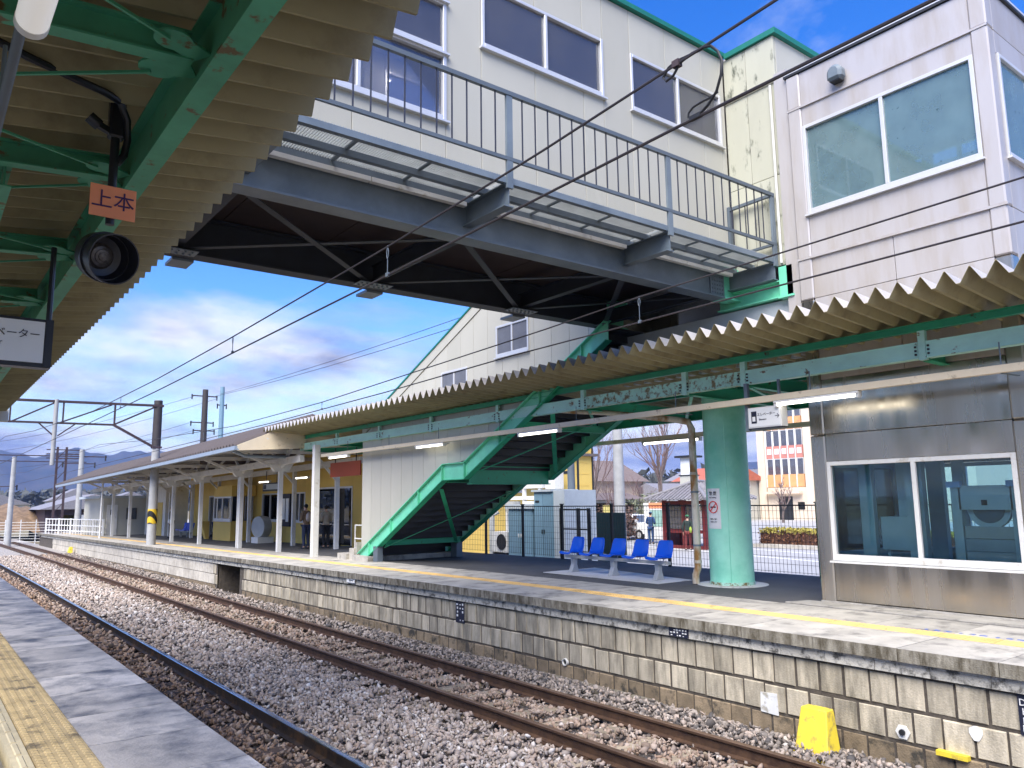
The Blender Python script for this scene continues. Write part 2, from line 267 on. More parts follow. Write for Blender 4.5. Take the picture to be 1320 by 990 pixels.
def recalc(me):
    bm = bmesh.new(); bm.from_mesh(me); bmesh.ops.recalc_face_normals(bm, faces=bm.faces); bm.to_mesh(me); bm.free()
def piece(name, me, parent, loc, rz=0.0, scale=None):
    """one more object that shares mesh data; loc is a world position"""
    o = bpy.data.objects.new(name, me); COL.objects.link(o); o.parent = parent
    o.location = Vector(loc) - (wloc(parent) if parent else Vector((0, 0, 0))); o.rotation_euler = (0, 0, rz)
    if scale: o.scale = scale
    return o
def B(name, m, parent, x0, x1, y0, y1, z0, z1, **k): return MB().box(x0, x1, y0, y1, z0, z1).build(name, m, parent, **k)
FACE = {'-x': Matrix(((0, 0, -1), (-1, 0, 0), (0, 1, 0))), '-y': Matrix(((1, 0, 0), (0, 0, -1), (0, 1, 0))), 'z': Matrix(((1, 0, 0), (0, 1, 0), (0, 0, 1)))}
def text(s, size, m, parent, loc, face, name='lettering', rot=0.0, ex=0.0015):
    cu = bpy.data.curves.new('lettering', 'FONT'); cu.body = s; cu.size = size; cu.align_x = 'CENTER'; cu.align_y = 'CENTER'; cu.extrude = ex; cu.resolution_u = 3
    t = bpy.data.objects.new('lettering_curve', cu); COL.objects.link(t); bpy.context.view_layer.update()
    me = bpy.data.meshes.new_from_object(t); bpy.data.objects.remove(t); me.materials.clear(); me.materials.append(m)
    R = FACE[face] @ Matrix.Rotation(rot, 3, 'Z'); me.transform(R.to_4x4())
    o = bpy.data.objects.new(name, me); COL.objects.link(o); o.parent = parent; o.location = Vector(loc) - wloc(parent); return o
def clone(src, loc, label=None, rz=None):
    """copy a thing with its parts and sub-parts"""
    def rec(o, par):
        c = o.copy(); COL.objects.link(c); c.parent = par
        for ch in o.children: rec(ch, c)
        return c
    c = rec(src, None); c.location = loc
    if rz is not None: c.rotation_euler = (0, 0, rz)
    if label: c['label'] = label
    return c
def crv(y): return -0.00012 * max(0.0, y - 10.0) ** 2            # the line bends gently away
def pz(y): return 0.99 - 0.0055 * max(0.0, y - 11.0)              # top of the far platform

# ------------------------------------------------------------------ the setting: ground, ballast, platforms
g = MB(); R0 = 6000
g.add([(-R0, -R0, -0.45), (R0, -R0, -0.45), (R0, R0, -0.45), (-R0, R0, -0.45)], [(0, 1, 2, 3)])
tag(g.build('ground', M['ground'], fix=False), kind='structure')
def ribbon(name, m, x0, x1, z, ys, extra=0.0, parent=None):
    mb = MB(); n = len(ys); vs = []
    for y in ys: vs += [(x0 + crv(y), y, z), (x1 + crv(y), y, z)]
    mb.add(vs, [(2 * i, 2 * i + 1, 2 * i + 3, 2 * i + 2) for i in range(n - 1)]); return mb.build(name, m, parent, fix=False)
YS = [-6, 2, 8, 14, 20, 26, 32, 38, 44, 50, 56, 62, 70, 80, 95, 110, 130, 160, 200, 260]
tag(ribbon('ballast_bed', M['bed'], -2.0, 8.4, -0.235, [y for y in YS if y <= 50]), kind='structure')
tag(ribbon('ballast_bed', M['bed_far'], -2.0, 8.4, -0.20, [47] + [y for y in YS if y >= 50]), kind='structure')

# stones of the ballast: too many to count, one mesh
def stones_mat():
    m = bpy.data.materials.new('ballast_stone'); m.use_nodes = True; nt = m.node_tree; N = nt.nodes; L = nt.links; b = N['Principled BSDF']; b.inputs['Roughness'].default_value = 0.85
    a = N.new('ShaderNodeAttribute'); a.attribute_name = 'tint'; r = N.new('ShaderNodeValToRGB'); L.new(a.outputs['Fac'], r.inputs[0])
    e = r.color_ramp.elements; e[0].color = (0.085, 0.078, 0.075, 1); e[0].position = 0.0; e[1].color = (0.72, 0.68, 0.63, 1); e[1].position = 1.0
    for p, c in ((0.2, (0.22, 0.19, 0.165)), (0.42, (0.39, 0.335, 0.29)), (0.6, (0.45, 0.36, 0.295)), (0.8, (0.56, 0.50, 0.44))):
        k = e.new(p); k.color = (*c, 1)
    a2 = N.new('ShaderNodeAttribute'); a2.attribute_name = 'rusty'; mx = N.new('ShaderNodeMix'); mx.data_type = 'RGBA'; mx.blend_type = 'MULTIPLY'
    L.new(a2.outputs['Fac'], mx.inputs[0]); L.new(r.outputs[0], mx.inputs[6]); mx.inputs[7].default_value = (0.66, 0.48, 0.34, 1); L.new(mx.outputs[2], b.inputs['Base Color']); return m
def build_stones():
    ph = (1 + 5 ** 0.5) / 2
    ico = np.array([(-1, ph, 0), (1, ph, 0), (-1, -ph, 0), (1, -ph, 0), (0, -1, ph), (0, 1, ph), (0, -1, -ph), (0, 1, -ph), (ph, 0, -1), (ph, 0, 1), (-ph, 0, -1), (-ph, 0, 1)], float); ico /= np.linalg.norm(ico[0])
    tri = np.array([(0, 11, 5), (0, 5, 1), (0, 1, 7), (0, 7, 10), (0, 10, 11), (1, 5, 9), (5, 11, 4), (11, 10, 2), (10, 7, 6), (7, 1, 8), (3, 9, 4), (3, 4, 2), (3, 2, 6), (3, 6, 8), (3, 8, 9), (4, 9, 5), (2, 4, 11), (6, 2, 10), (8, 6, 7), (9, 8, 1)])
    def scatter(n, x0, x1, y0, y1, s0, s1):
        x = rng.uniform(x0, x1, n); y = y0 + (y1 - y0) * rng.uniform(0, 1, n) ** 1.25
        return x, y, rng.uniform(s0, s1, n) ** 1.0
    sets = [scatter(50000, 1.75, 8.1, 2.0, 15.0, 0.017, 0.036), scatter(8000, 1.75, 8.1, 2.0, 13.0, 0.034, 0.048), scatter(33000, 1.9, 8.05, 14.0, 52.0, 0.03, 0.058)]
    X = np.concatenate([s[0] for s in sets]); Y = np.concatenate([s[1] for s in sets]); S = np.concatenate([s[2] for s in sets])
    near = np.abs(X - 3.16); far = np.abs(X - 6.5)
    # bed height: a little heaped between the tracks, low round the rails, thin over the sleepers
    z = -0.205 + 0.05 * np.exp(-((X - 4.83) / 0.55) ** 2) + 0.05 * np.exp(-((X - 7.85) / 0.35) ** 2) - 0.012 * (near < 0.5) - 0.005 * (far < 0.5)
    ph_s = np.abs(((Y + 0.15) / 0.6) % 1.0 - 0.5) * 0.6                       # distance from sleeper centre line
    onsl = (ph_s < 0.11) & ((near < 1.0) | (far < 1.02))
    keep = ~(onsl & (rng.uniform(0, 1, len(X)) < 0.62))
    for rx in (2.6, 3.73, 5.94, 7.07): keep &= np.abs(X - rx) > 0.06
    X, Y, S, z, onsl = X[keep], Y[keep], S[keep], z[keep], onsl[keep]; n = len(X)
    z = z + np.where(onsl, 0.035, 0.0) + rng.uniform(-0.016, 0.026, n) + rng.choice([0, 0.02], n, p=[0.75, 0.25])
    Xc = X - 0.00012 * np.maximum(0, Y - 10) ** 2
    a = rng.uniform(0.5, 1.3, (n, 1, 3)) * np.array([1.25, 1.0, 0.62]); jit = rng.uniform(0.55, 1.25, (n, 12, 1))
    P = ico[None] * jit * a
    q = rng.normal(size=(n, 4)); q /= np.linalg.norm(q, axis=1, keepdims=True); w, i, j, k = q.T
    Rm = np.stack([1 - 2 * (j * j + k * k), 2 * (i * j - k * w), 2 * (i * k + j * w), 2 * (i * j + k * w), 1 - 2 * (i * i + k * k), 2 * (j * k - i * w), 2 * (i * k - j * w), 2 * (j * k + i * w), 1 - 2 * (i * i + j * j)], 1).reshape(n, 3, 3)
    P = np.einsum('nij,nvj->nvi', Rm, P) * S[:, None, None] + np.stack([Xc, Y, z + S * 0.35], 1)[:, None, :]
    me = bpy.data.meshes.new('ballast_gravel'); me.vertices.add(n * 12); me.vertices.foreach_set('co', P.reshape(-1).astype(np.float32))
    F = (tri[None] + 12 * np.arange(n)[:, None, None]).reshape(-1).astype(np.int32)
    me.loops.add(len(F)); me.loops.foreach_set('vertex_index', F); me.polygons.add(n * 20); me.polygons.foreach_set('loop_start', np.arange(0, len(F), 3, dtype=np.int32))
    t = np.clip(rng.normal(0.50, 0.21, n) + 0.08 * np.exp(-((X - 4.83) / 0.9) ** 2) - 0.16 * ((X > 7.2) | (X < 2.6)), 0, 1)
    t = np.where(X > 7.2, np.clip(t * 0.85 - 0.02, 0, 1), t)
    ru = np.clip(0.95 * np.exp(-((X - 2.9) / 0.9) ** 2) + 0.55 * np.exp(-((X - 6.5) / 0.75) ** 2) + rng.uniform(-0.2, 0.25, n), 0, 1)
    for nm, v in (('tint', t), ('rusty', ru)):
        at = me.attributes.new(nm, 'FLOAT', 'POINT'); at.data.foreach_set('value', np.repeat(v, 12).astype(np.float32))
    me.materials.append(stones_mat()); me.update(); me.validate()
    o = bpy.data.objects.new('ballast_gravel', me); COL.objects.link(o); tag(o, 'grey and brown crushed stone ballast between the rails', 'gravel', kind='stuff')
build_stones()

# ---- tracks
def rail_mesh(cx, shiny):
    half = [(0.0635, -0.153), (0.0635, -0.143), (0.012, -0.128), (0.008, -0.045), (0.0325, -0.030), (0.0325, -0.006), (0.026, 0.0)]
    prof = half + [(-x, z) for x, z in reversed(half)]; n = len(prof); mb = MB(); vs = []
    ys = [-6 + 2 * i for i in range(40)] + [76, 84, 92, 100, 115, 130, 150, 175, 200, 230, 260]
    for y in ys: vs += [(cx + crv(y) + px, y, pzz) for px, pzz in prof]
    k = len(ys); mb.add(vs, [])
    for i in range(k - 1):
        for j in range(n):
            top = 1 if j in (5, 6, 7) else 0
            mb.f.append((i * n + j, (i + 1) * n + j, (i + 1) * n + (j + 1) % n, i * n + (j + 1) % n)); mb.mi.append(top)
    return mb
def make_track(cx, label, shiny, smat, yend):
    t = empty('railway_track', (cx, 8, -0.3), label, 'railway track')
    mats = [M['rail_side'], M['rail_top']] if shiny else [M['rail_rust'], M['rail_top_r']]
    for s in (-0.566, 0.566): rail_mesh(cx + s, shiny).build('rail', mats, t)
    sl = MB().prism([(-0.11, -0.08), (0.11, -0.08), (0.11, 0.04), (0.085, 0.06), (-0.085, 0.06), (-0.11, 0.04)], 'x', -1.03, 1.03).mesh('sleeper', smat)
    pl = MB().box(-0.10, 0.10, -0.075, 0.075, -0.008, 0.008).mesh('rail_plate', M['rail_rust'])
    y = 0.45
    while y < yend:
        piece('sleeper', sl, t, (cx + crv(y), y, -0.232), random.uniform(-0.012, 0.012))
        if y < 22:
            for s in (-0.566, 0.566): piece('rail_plate', pl, t, (cx + crv(y) + s, y, -0.162))
        y += 0.6
    return t
make_track(3.16, 'track with a polished rail head beside the near platform', True, M['sleeper_d'], 40)
make_track(6.5, 'track with brown rusty rails below the stone block platform wall', False, M['sleeper'], 46)

# ---- near platform (the one the photographer stands on)
pn = empty('near_platform', (0, 8, -0.2), kind='structure')
B('platform_body', M['conc'], pn, -7.0, 1.60, -6, 60, -0.45, 0.965)
B('paved_surface', M['asphalt'], pn, -7.0, 0.50, -6, 60, 0.966, 1.078)
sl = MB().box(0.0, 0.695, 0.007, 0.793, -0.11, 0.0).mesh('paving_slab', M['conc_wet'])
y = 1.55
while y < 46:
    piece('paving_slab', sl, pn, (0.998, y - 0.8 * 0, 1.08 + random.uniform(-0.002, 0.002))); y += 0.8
def tactile(name, m, w, l, bars=None, n=5):
    mb = MB().box(0.002, w - 0.002, 0.002, l - 0.002, -0.11, 0.0)
    if bars:
        for i in range(bars):
            x = w * (i + 0.5) / bars; mb.prism([(x - 0.017, 0.0), (x + 0.017, 0.0), (x + 0.011, 0.006), (x - 0.011, 0.006)], 'y', 0.02, l - 0.02)
    else:
        for i in range(n):
            for j in range(n):
                x, y = w * (i + 0.5) / n, l * (j + 0.5) / n; r, q = 0.019, 0.011
                mb.add([(x - r, y - r, 0), (x + r, y - r, 0), (x + r, y + r, 0), (x - r, y + r, 0), (x - q, y - q, 0.006), (x + q, y - q, 0.006), (x + q, y + q, 0.006), (x - q, y + q, 0.006)],
                       [(4, 5, 6, 7), (0, 1, 5, 4), (1, 2, 6, 5), (2, 3, 7, 6), (3, 0, 4, 7)])
    return mb.mesh(name, m)
td = tactile('tactile_tile', M['tile_o'], 0.30, 0.30); tl = tactile('guide_tile', M['tile_l'], 0.10, 0.30, bars=1)
y = 2.0
while y < 40:
    piece('tactile_tile', td, pn, (0.695, y, 1.081)); piece('guide_tile', tl, pn, (0.592, y, 1.081)); y += 0.30

# ---- far platform
pf = empty('far_platform', (10, 14, 0.0), kind='structure')
def strip(name, m, x0, x1, dz0, dz1, y0, y1, step=6.0, curve=True):
    mb = MB(); ys = [y0]
    while ys[-1] + step < y1: ys.append(ys[-1] + step)
    ys.append(y1); vs = []
    for y in ys:
        c = crv(y) if curve else 0
        vs += [(x0 + c, y, dz0 if dz0 < -0.3 else pz(y) + dz0), (x1 + c, y, dz0 if dz0 < -0.3 else pz(y) + dz0), (x1 + c, y, pz(y) + dz1), (x0 + c, y, pz(y) + dz1)]
    k = len(ys); fs = [(0, 1, 2, 3), tuple(4 * (k - 1) + i for i in (3, 2, 1, 0))]
    for i in range(k - 1):
        for j in range(4): fs.append((4 * i + j, 4 * i + (j + 1) % 4, 4 * i + 4 + (j + 1) % 4, 4 * i + 4 + j))
    mb.add(vs, fs); return mb.build(name, m, pf)
strip('platform_core', M['mortar'], 8.215, 14.2, -0.45, -0.13, -2, 24.2)
strip('platform_core', M['mortar'], 8.215, 14.2, -0.45, -0.13, 26.3, 66)
strip('platform_core', M['mortar'], 10.2, 14.2, -0.45, -0.13, 24.2, 26.3)
strip('wall_recess', M['conc'], 8.3, 10.2, -0.30, -0.13, 24.2, 26.3)
strip('asphalt_surface', M['asphalt'], 10.33, 14.2, -0.129, -0.001, -2, 66)
sl_e = MB().box(0.0, 0.955, 0.004, 0.936, -0.128, 0.0).mesh('edge_slab', [M['edge']])
sl_t = MB().box(0.0, 0.954, 0.004, 0.936, -0.126, 0.0).mesh('paving_slab', M['conc'])
top = MB().box(0.0, 0.956, 0.0035, 0.9365, 0.0, 0.0035).mesh('slab_top', M['conc'])
for i in range(72):
    y = -1.5 + 0.94 * i; rz = math.atan(2 * 0.00012 * max(0, y - 10))
    o = piece('edge_slab', sl_e, pf, (8.085 + crv(y), y, pz(y) - 0.004 + random.uniform(-0.002, 0.002)), rz)
    t = bpy.data.objects.new('slab_top', top); COL.objects.link(t); t.parent = o
    if y < 40: piece('paving_slab', sl_t, pf, (9.348 + crv(y), y, pz(y) + random.uniform(-0.001, 0.001)), rz)
strip('paved_strip', M['conc'], 9.348, 10.33, -0.126, -0.001, 39.75, 66)
ty = tactile('tactile_tile', M['tile_y'], 0.30, 0.30)
for i in range(150):
    y = -0.6 + 0.301 * i; piece('tactile_tile', ty, pf, (9.044 + crv(y), y, pz(y) + 0.002), math.atan(2 * 0.00012 * max(0, y - 10)))
strip('tactile_strip', M['tile_y'], 9.044, 9.344, -0.126, 0.002, 44.55, 66)
cp = MB().box(0.0, 0.25, 0.003, 0.557, -0.128, 0.0).mesh('coping_stone', M['coping'])
for i in range(115):
    y = 0.5 + 0.56 * i; piece('coping_stone', cp, pf, (8.15 + crv(y) + random.uniform(-0.004, 0.004), y, pz(y) - 0.134))
def block_mesh(h, m, k):
    r = random.Random(k); e = 0.012; mb = MB(); w = 0.288
    vs = []
    for (px, a) in ((0.0, 1), (0.02, 0), (0.16, 0)):
        g0 = 0.007 + (e if a else 0)
        vs += [(px + r.uniform(-0.003, 0.003) * a, g0, g0), (px + r.uniform(-0.003, 0.003) * a, w - g0, g0), (px + r.uniform(-0.003, 0.003) * a, w - g0, h - g0), (px, g0, h - g0)]
    mb.add(vs, [(0, 1, 2, 3), (8, 11, 10, 9)] + [(4 * q + j, 4 * q + 4 + j, 4 * q + 4 + (j + 1) % 4, 4 * q + (j + 1) % 4) for q in (0, 1) for j in range(4)])
    me = mb.mesh('wall_block', m); recalc(me); return me
rows = [(-0.275, -0.615, 0.0), (-0.625, -0.94, 0.145), (-0.95, -1.20, 0.06)]
far_blocks = {0: MB(), 1: MB(), 2: MB()}
for ri, (t1, t0, off) in enumerate(rows):
    meshes = [block_mesh(t1 - t0, M['block'] if ri < 2 else M['block_low'], 10 * ri + k) for k in range(4)]
    for i in range(210):
        y = 1.07 + off + 0.2885 * i; b = pz(y) + t0; c = crv(y)
        if 24.0 < y + 0.14 < 26.4 and True: continue
        if y < 26.5 and (ri < 2 or y < 20): piece('wall_block', random.choice(meshes), pf, (8.2 + c + random.uniform(-0.009, 0.009), y + random.uniform(-0.003, 0.003), b + random.uniform(-0.004, 0.002)), random.uniform(-0.02, 0.02), (1, random.uniform(0.975, 1.0), random.uniform(0.975, 1.0)))
        elif y < 60: far_blocks[ri].box(8.2 + c, 8.3 + c, y + 0.005, y + 0.283, b + 0.005, b + (t1 - t0) - 0.005)
fb = far_blocks[0]; fb.add(far_blocks[1].v, far_blocks[1].f); fb.build('wall_blocks', M['block_far'], pf, kind='stuff'); far_blocks[2].build('footing_blocks', M['block_low'], pf, kind='stuff')
strip('footing_ledge', M['edge'], 7.93, 8.2, -0.45, -1.14, 7.5, 62)
# edge ledge of the pit opening
B('opening_jamb', M['yellow'], pf, 8.185, 8.22, 26.30, 26.36, -0.15, 0.62)
bs = MB(); bs.prism([(10.95, 9.9), (11.9, 9.9), (12.5, 13.2), (10.98, 13.2)], 'z', 0.985, 0.996)
bs.build('bench_slab', M['pale_conc'], pf)
MB().lathe([(0.62, 0.0), (0.62, 0.012), (0.58, 0.016)], (11.85, 8.95, 0.985), 40).build('column_footing', M['pale_conc'], pf)
MB().prism([(10.35, 6.9), (10.75, 6.75), (10.75, 3.0), (10.35, 3.0)], 'z', 0.985, 1.004).build('lift_apron', M['conc'], pf)
mk = MB()
for k in range(11):
    yy = 4.45 - k * 0.125; mk.box(9.42 + 0.01 * (k % 3), 9.47 + 0.01 * ((k * 2) % 3), yy, yy + (0.03 + 0.05 * ((k * 7) % 3) / 2), 0.9915, 0.9945)
mk.build('painted_marking', mat('blue_floor_paint', (0.06, 0.13, 0.45), 0.6, col2=(0.3, 0.3, 0.3), amt=0.4, scale2=20), pf)

# ---- forecourt, road
fc = MB(); fc.add([(14.9, -30, 0.1), (140, -30, 0.1), (140, 140, 0.1), (14.9, 140, 0.1)], [(0, 1, 2, 3)])
tag(fc.build('forecourt', M['road'], fix=False), kind='structure')
B('retaining_wall', M['conc'], None, 14.2, 14.9, -6, 66, -0.45, 0.80)
tag(bpy.data.objects['retaining_wall'], 'low concrete retaining wall under the mesh fence', 'wall')
wl = MB()
for (x0, y0, x1, y1, w) in ((24, 4, 31, 30, 0.25), (27.5, 6, 33.0, 26.5, 0.18)):
    d = Vector((x1 - x0, y1 - y0, 0)).normalized(); nn = Vector((-d.y, d.x, 0)) * w / 2
    wl.add([(x0 - nn.x, y0 - nn.y, 0.104), (x1 - nn.x, y1 - nn.y, 0.104), (x1 + nn.x, y1 + nn.y, 0.104), (x0 + nn.x, y0 + nn.y, 0.104)], [(0, 1, 2, 3)])
tag(wl.build('road_marking', M['white_c'], fix=False), kind='structure')
kb = MB().box(33.5, 33.75, 10, 24.6, 0.1, 0.24)
kb.box(33.75, 36.2, 10, 24.6, 0.1, 0.22)
tag(kb.build('kerb', M['conc']), kind='structure')

# ---- hills
def hills(name, pts, depth, seed, foot):
    """pts: ridge line (x, y, height); the slope falls towards the camera and away behind"""
    r = random.Random(seed); P = []
    for i in range(len(pts) - 1):
        a, b = Vector(pts[i]), Vector(pts[i + 1]); k = 10
        for j in range(k): P.append(a.lerp(b, j / k))
    P.append(Vector(pts[-1])); n = len(P); nl = 9; vs = []
    for i, p in enumerate(P):
        d = Vector((p.x, p.y, 0)).normalized()
        for j in range(nl):
            t = j / (nl - 1) * 1.6 - 1.0; prof = max(0.0, 1 - abs(t) ** 1.15) if t < 0 else 1 - 0.3 * t
            h = p.z * prof * (1 + 0.035 * math.sin(i * 0.45 + seed) + 0.02 * math.sin(i * 1.1 + j * 0.4) + 0.10 * (1 - prof) * math.sin(i * 0.7 + j * 1.3)); q = p + d * depth * t
            vs.append((q.x, q.y, h + foot))
    mb = MB(); mb.add(vs, [(i * nl + j, i * nl + j + 1, (i + 1) * nl + j + 1, (i + 1) * nl + j) for i in range(n - 1) for j in range(nl - 1)])
    o = mb.build(name, M['hill'], smooth=True); tag(o, kind='structure'); return o
hills('hills', [(-900, 2300, 90), (-300, 2350, 105), (150, 2300, 142), (240, 2300, 134), (345, 2300, 150), (440, 2300, 142), (520, 2300, 156), (590, 2300, 145), (700, 2300, 152), (1000, 2200, 130), (1450, 2250, 128), (1700, 2150, 100)], 420, 3, -2)
hills('hills', [(1500, 1620, 14), (1560, 1600, 38), (1680, 1590, 58), (1780, 1590, 54), (1900, 1600, 76), (2000, 1610, 98), (2260, 1600, 128), (2500, 1500, 140), (2700, 1300, 120), (2900, 1000, 60)], 300, 8, -2)

# ------------------------------------------------------------------ folded-plate canopies
def folded_sheet(ribs, pitch, depth, x0, z0, x1, z1, wb=0.2, wt=0.12, th=0.005):
    """a folded steel sheet: ribs run along X, x0/z0 and x1/z1 are the underside heights at both ends; local Y starts at 0"""
    pr = []
    for i in range(ribs):
        y = i * pitch; s = (1 - wb - wt) / 2
        pr += [(y, 0), (y + wb * pitch, 0), (y + (wb + s) * pitch, depth), (y + (wb + s + wt) * pitch, depth)]
    pr.append((ribs * pitch, 0)); n = len(pr); vs = []
    for (x, z) in ((x0, z0), (x1, z1)):
        for dz in (0, th): vs += [(x, y, z + h + dz) for y, h in pr]
    fs = []
    for j in range(n - 1):
        fs += [(n + j, 3 * n + j, 3 * n + j + 1, n + j + 1), (j, j + 1, 2 * n + j + 1, 2 * n + j), (j, n + j, n + j + 1, j + 1), (2 * n + j, 2 * n + j + 1, 3 * n + j + 1, 3 * n + j)]
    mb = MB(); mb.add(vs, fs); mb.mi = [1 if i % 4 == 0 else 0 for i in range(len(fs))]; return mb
# ---- near canopy over the photographer
cn = empty('platform_canopy', (0.0, 8, 4.2), 'olive folded-sheet canopy on dark green beams over the near platform', 'canopy')
sh = folded_sheet(3, 0.228, 0.19, 1.62, 4.655, -1.2, 4.30, wb=0.07, wt=0.22); me = sh.mesh('roof_sheet', [M['olive'], M['sheet_top']]); recalc(me)  # unseen inner end cut short so sun reaches the platform edge
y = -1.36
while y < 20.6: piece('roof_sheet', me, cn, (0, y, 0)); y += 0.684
B('verge_trim', M['white'], cn, 0.6, 1.66, 20.55, 20.75, 4.42, 4.68)
MB().ibeam((0.855, -2, 4.385), (0.855, 20.6, 4.385), 0.095, 0.30, 0.012, 0.01).build('edge_beam', M['green_d'], cn)
MB().ibeam((-0.9, -2, 4.16), (-0.9, 20.6, 4.16), 0.15, 0.26, 0.014, 0.01).build('inner_beam', M['green_d'], cn)
for k, y in enumerate((1.7, 3.22, 4.70, 6.42, 8.1, 9.7, 11.3, 12.9, 14.5, 16.1, 17.7, 19.3)):
    MB().ibeam((-1.1, y, 4.27), (0.80, y, 4.42), 0.075, 0.13, 0.010, 0.008).build('cross_beam', M['green_d'], cn)
    if k < 6: MB().ibeam((0.28, y + 0.1, 4.30), (0.28, y + 1.45, 4.30), 0.07, 0.14, 0.008, 0.008).build('joist', M['green_d'], cn) if k in (2, 4) else None
    for s in (-1, 1):
        gp = MB(); gp.lathe([(0.075, 0.0), (0.075, 0.010)], (0.70, y + s * 0.13, 4.36), 14); gp.bar((0.70, y + s * 0.13, 4.365), (0.83, y + s * 0.06, 4.365), 0.11, 0.010)
        gp.build('gusset_plate', M['green_d'], cn)
        MB().bar((0.68, y + s * 0.15, 4.35), (-0.35, y + s * 0.78, 4.27), 0.012).build('tie_rod', M['green_d'], cn) if k < 7 else None
rp = MB(); rp.lathe([(0.055, 0), (0.055, 3.2)], (-0.9, 6.0, 1.08), 12); rp.build('post', M['green_d'], cn, smooth=True)
rp = MB(); rp.lathe([(0.055, 0), (0.055, 3.2)], (-0.9, 12.0, 1.08), 12); rp.build('post', M['green_d'], cn, smooth=True)

# ---- far platform canopy (folded sheet on mint beams)
cf = empty('platform_canopy', (11.5, 14, 4.2), 'olive folded-sheet canopy on rusting mint beams over the far platform', 'canopy')
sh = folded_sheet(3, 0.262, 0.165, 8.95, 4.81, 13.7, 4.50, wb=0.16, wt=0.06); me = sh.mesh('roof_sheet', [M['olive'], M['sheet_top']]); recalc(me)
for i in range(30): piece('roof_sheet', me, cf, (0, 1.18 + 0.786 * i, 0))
STUBS = [1.9, 4.55, 7.28, 8.45, 10.95, 13.72, 16.5, 19.2, 21.9, 24.6]
for i in range(len(STUBS) - 1):
    a, b = STUBS[i] + 0.05, STUBS[i + 1] - 0.05; bm_ = MB()
    bm_.box(10.17, 10.23, a, b, 4.26, 4.47); bm_.box(10.16, 10.30, a, b, 4.258, 4.268); bm_.box(10.16, 10.30, a, b, 4.462, 4.472)
    seg = bm_.build('beam_segment', M['mint_rust'] if i in (2, 3) else M['mint'], cf)
    for e in (a, b):
        bo = MB()
        for dz in (4.31, 4.36, 4.41):
            yy = e + (0.03 if e == a else -0.03); bo.box(10.152, 10.17, yy - 0.012, yy + 0.012, dz - 0.012, dz + 0.012)
        bo.build('bolt_row', M['dark'], seg)
for y in STUBS:
    B('stub_post', M['mint'], cf, 10.165, 10.235, y - 0.045, y + 0.045, 4.235, 4.615)
    MB().ibeam((10.3, y, 4.34), (13.4, y, 4.30), 0.11, 0.22, 0.012, 0.01).build('rafter', M['green'], cf)
MB().ibeam((10.2, 1.2, 4.665), (10.2, 24.7, 4.665), 0.08, 0.10, 0.01, 0.01).build('purlin', M['green'], cf)
MB().ibeam((11.8, 1.2, 4.52), (11.8, 24.7, 4.52), 0.08, 0.12, 0.01, 0.01).build('purlin', M['green'], cf)
MB().ibeam((13.3, 1.2, 4.43), (13.3, 24.7, 4.43), 0.08, 0.12, 0.01, 0.01).build('purlin', M['green'], cf)
for i in range(2, 7):
    a, b = STUBS[i], STUBS[i + 1]; MB().bar((10.35, a, 4.22), (13.2, b, 4.20), 0.06, 0.008).build('wind_brace', M['green'], cf)
MB().ibeam((13.35, 1.2, 4.28), (13.35, 24.7, 4.28), 0.10, 0.2, 0.012, 0.01).build('rear_beam', M['green'], cf)

# ---- light rails with lamps
def light_rail(x, y0, y1, z, label, lamps, lit):
    lr = empty('light_rail', (x, (y0 + y1) / 2, z), label, 'conduit')
    mb = MB().box(x - 0.045, x + 0.045, y0, y1, z - 0.045, z + 0.045); ch = mb.build('channel', M['rail_cream'], lr)
    y = y0 + 0.6
    while y < y1:
        MB().tube([(x, y, z + 0.04), (x, y, z + 0.32)], 0.008, 6).build('hanger', M['steel'], lr)
        MB().bar((x, y, z - 0.05), (x + 0.35, y - 0.05, z - 0.055), 0.03, 0.01).build('bracket', M['steel'], lr); y += 2.45
    return lr
light_rail(10.0, 3.0, 22.5, 3.965, 'long cream conduit rail slung under the mint canopy beam', (), True)
light_rail(13.2, 6.0, 20.5, 3.86, 'dark-edged conduit rail at the fence side of the far canopy', (), False)
def lamp(x, y0, y1, z, label, lit=True):
    l = empty('fluorescent_lamp', (x, (y0 + y1) / 2, z), label, 'lamp', 'lamps under the platform canopies')
    MB().prism([(x - 0.05, z), (x + 0.05, z), (x + 0.065, z - 0.03), (x - 0.065, z - 0.03)], 'y', y0 - 0.02, y1 + 0.02).build('housing', M['white'], l)
    t = MB(); t.tube([(x, y0, z - 0.045), (x, y1, z - 0.045)], 0.03, 10); t.build('tube', M['tube'] if lit else M['tube_off'], l, smooth=True)
    for yy in (y0, y1): B('end_cap', M['white'], l, x - 0.045, x + 0.045, yy - 0.022, yy + 0.022, z - 0.085, z - 0.012)
lamp(10.0, 5.35, 6.6, 3.915, 'lit tube lamp right of the hanging elevator sign')
lamp(10.0, 11.45, 12.7, 3.915, 'lit tube lamp in front of the upper green stair')
lamp(10.0, 15.6, 16.85, 3.915, 'lit tube lamp in front of the cream stair wall panels')
lamp(10.0, 20.7, 21.95, 3.915, 'lit tube lamp at the end of the conduit beside the red board')
lamp(13.2, 10.6, 12.2, 3.81, 'lit tube lamp on the fence-side conduit left of the rusty downpipe')
lamp(12.0, 28.2, 29.4, 3.55, 'lit tube lamp under the white brackets before the station wall')
lamp(12.0, 32.2, 33.4, 3.5, 'farther lit tube lamp under the white brackets')

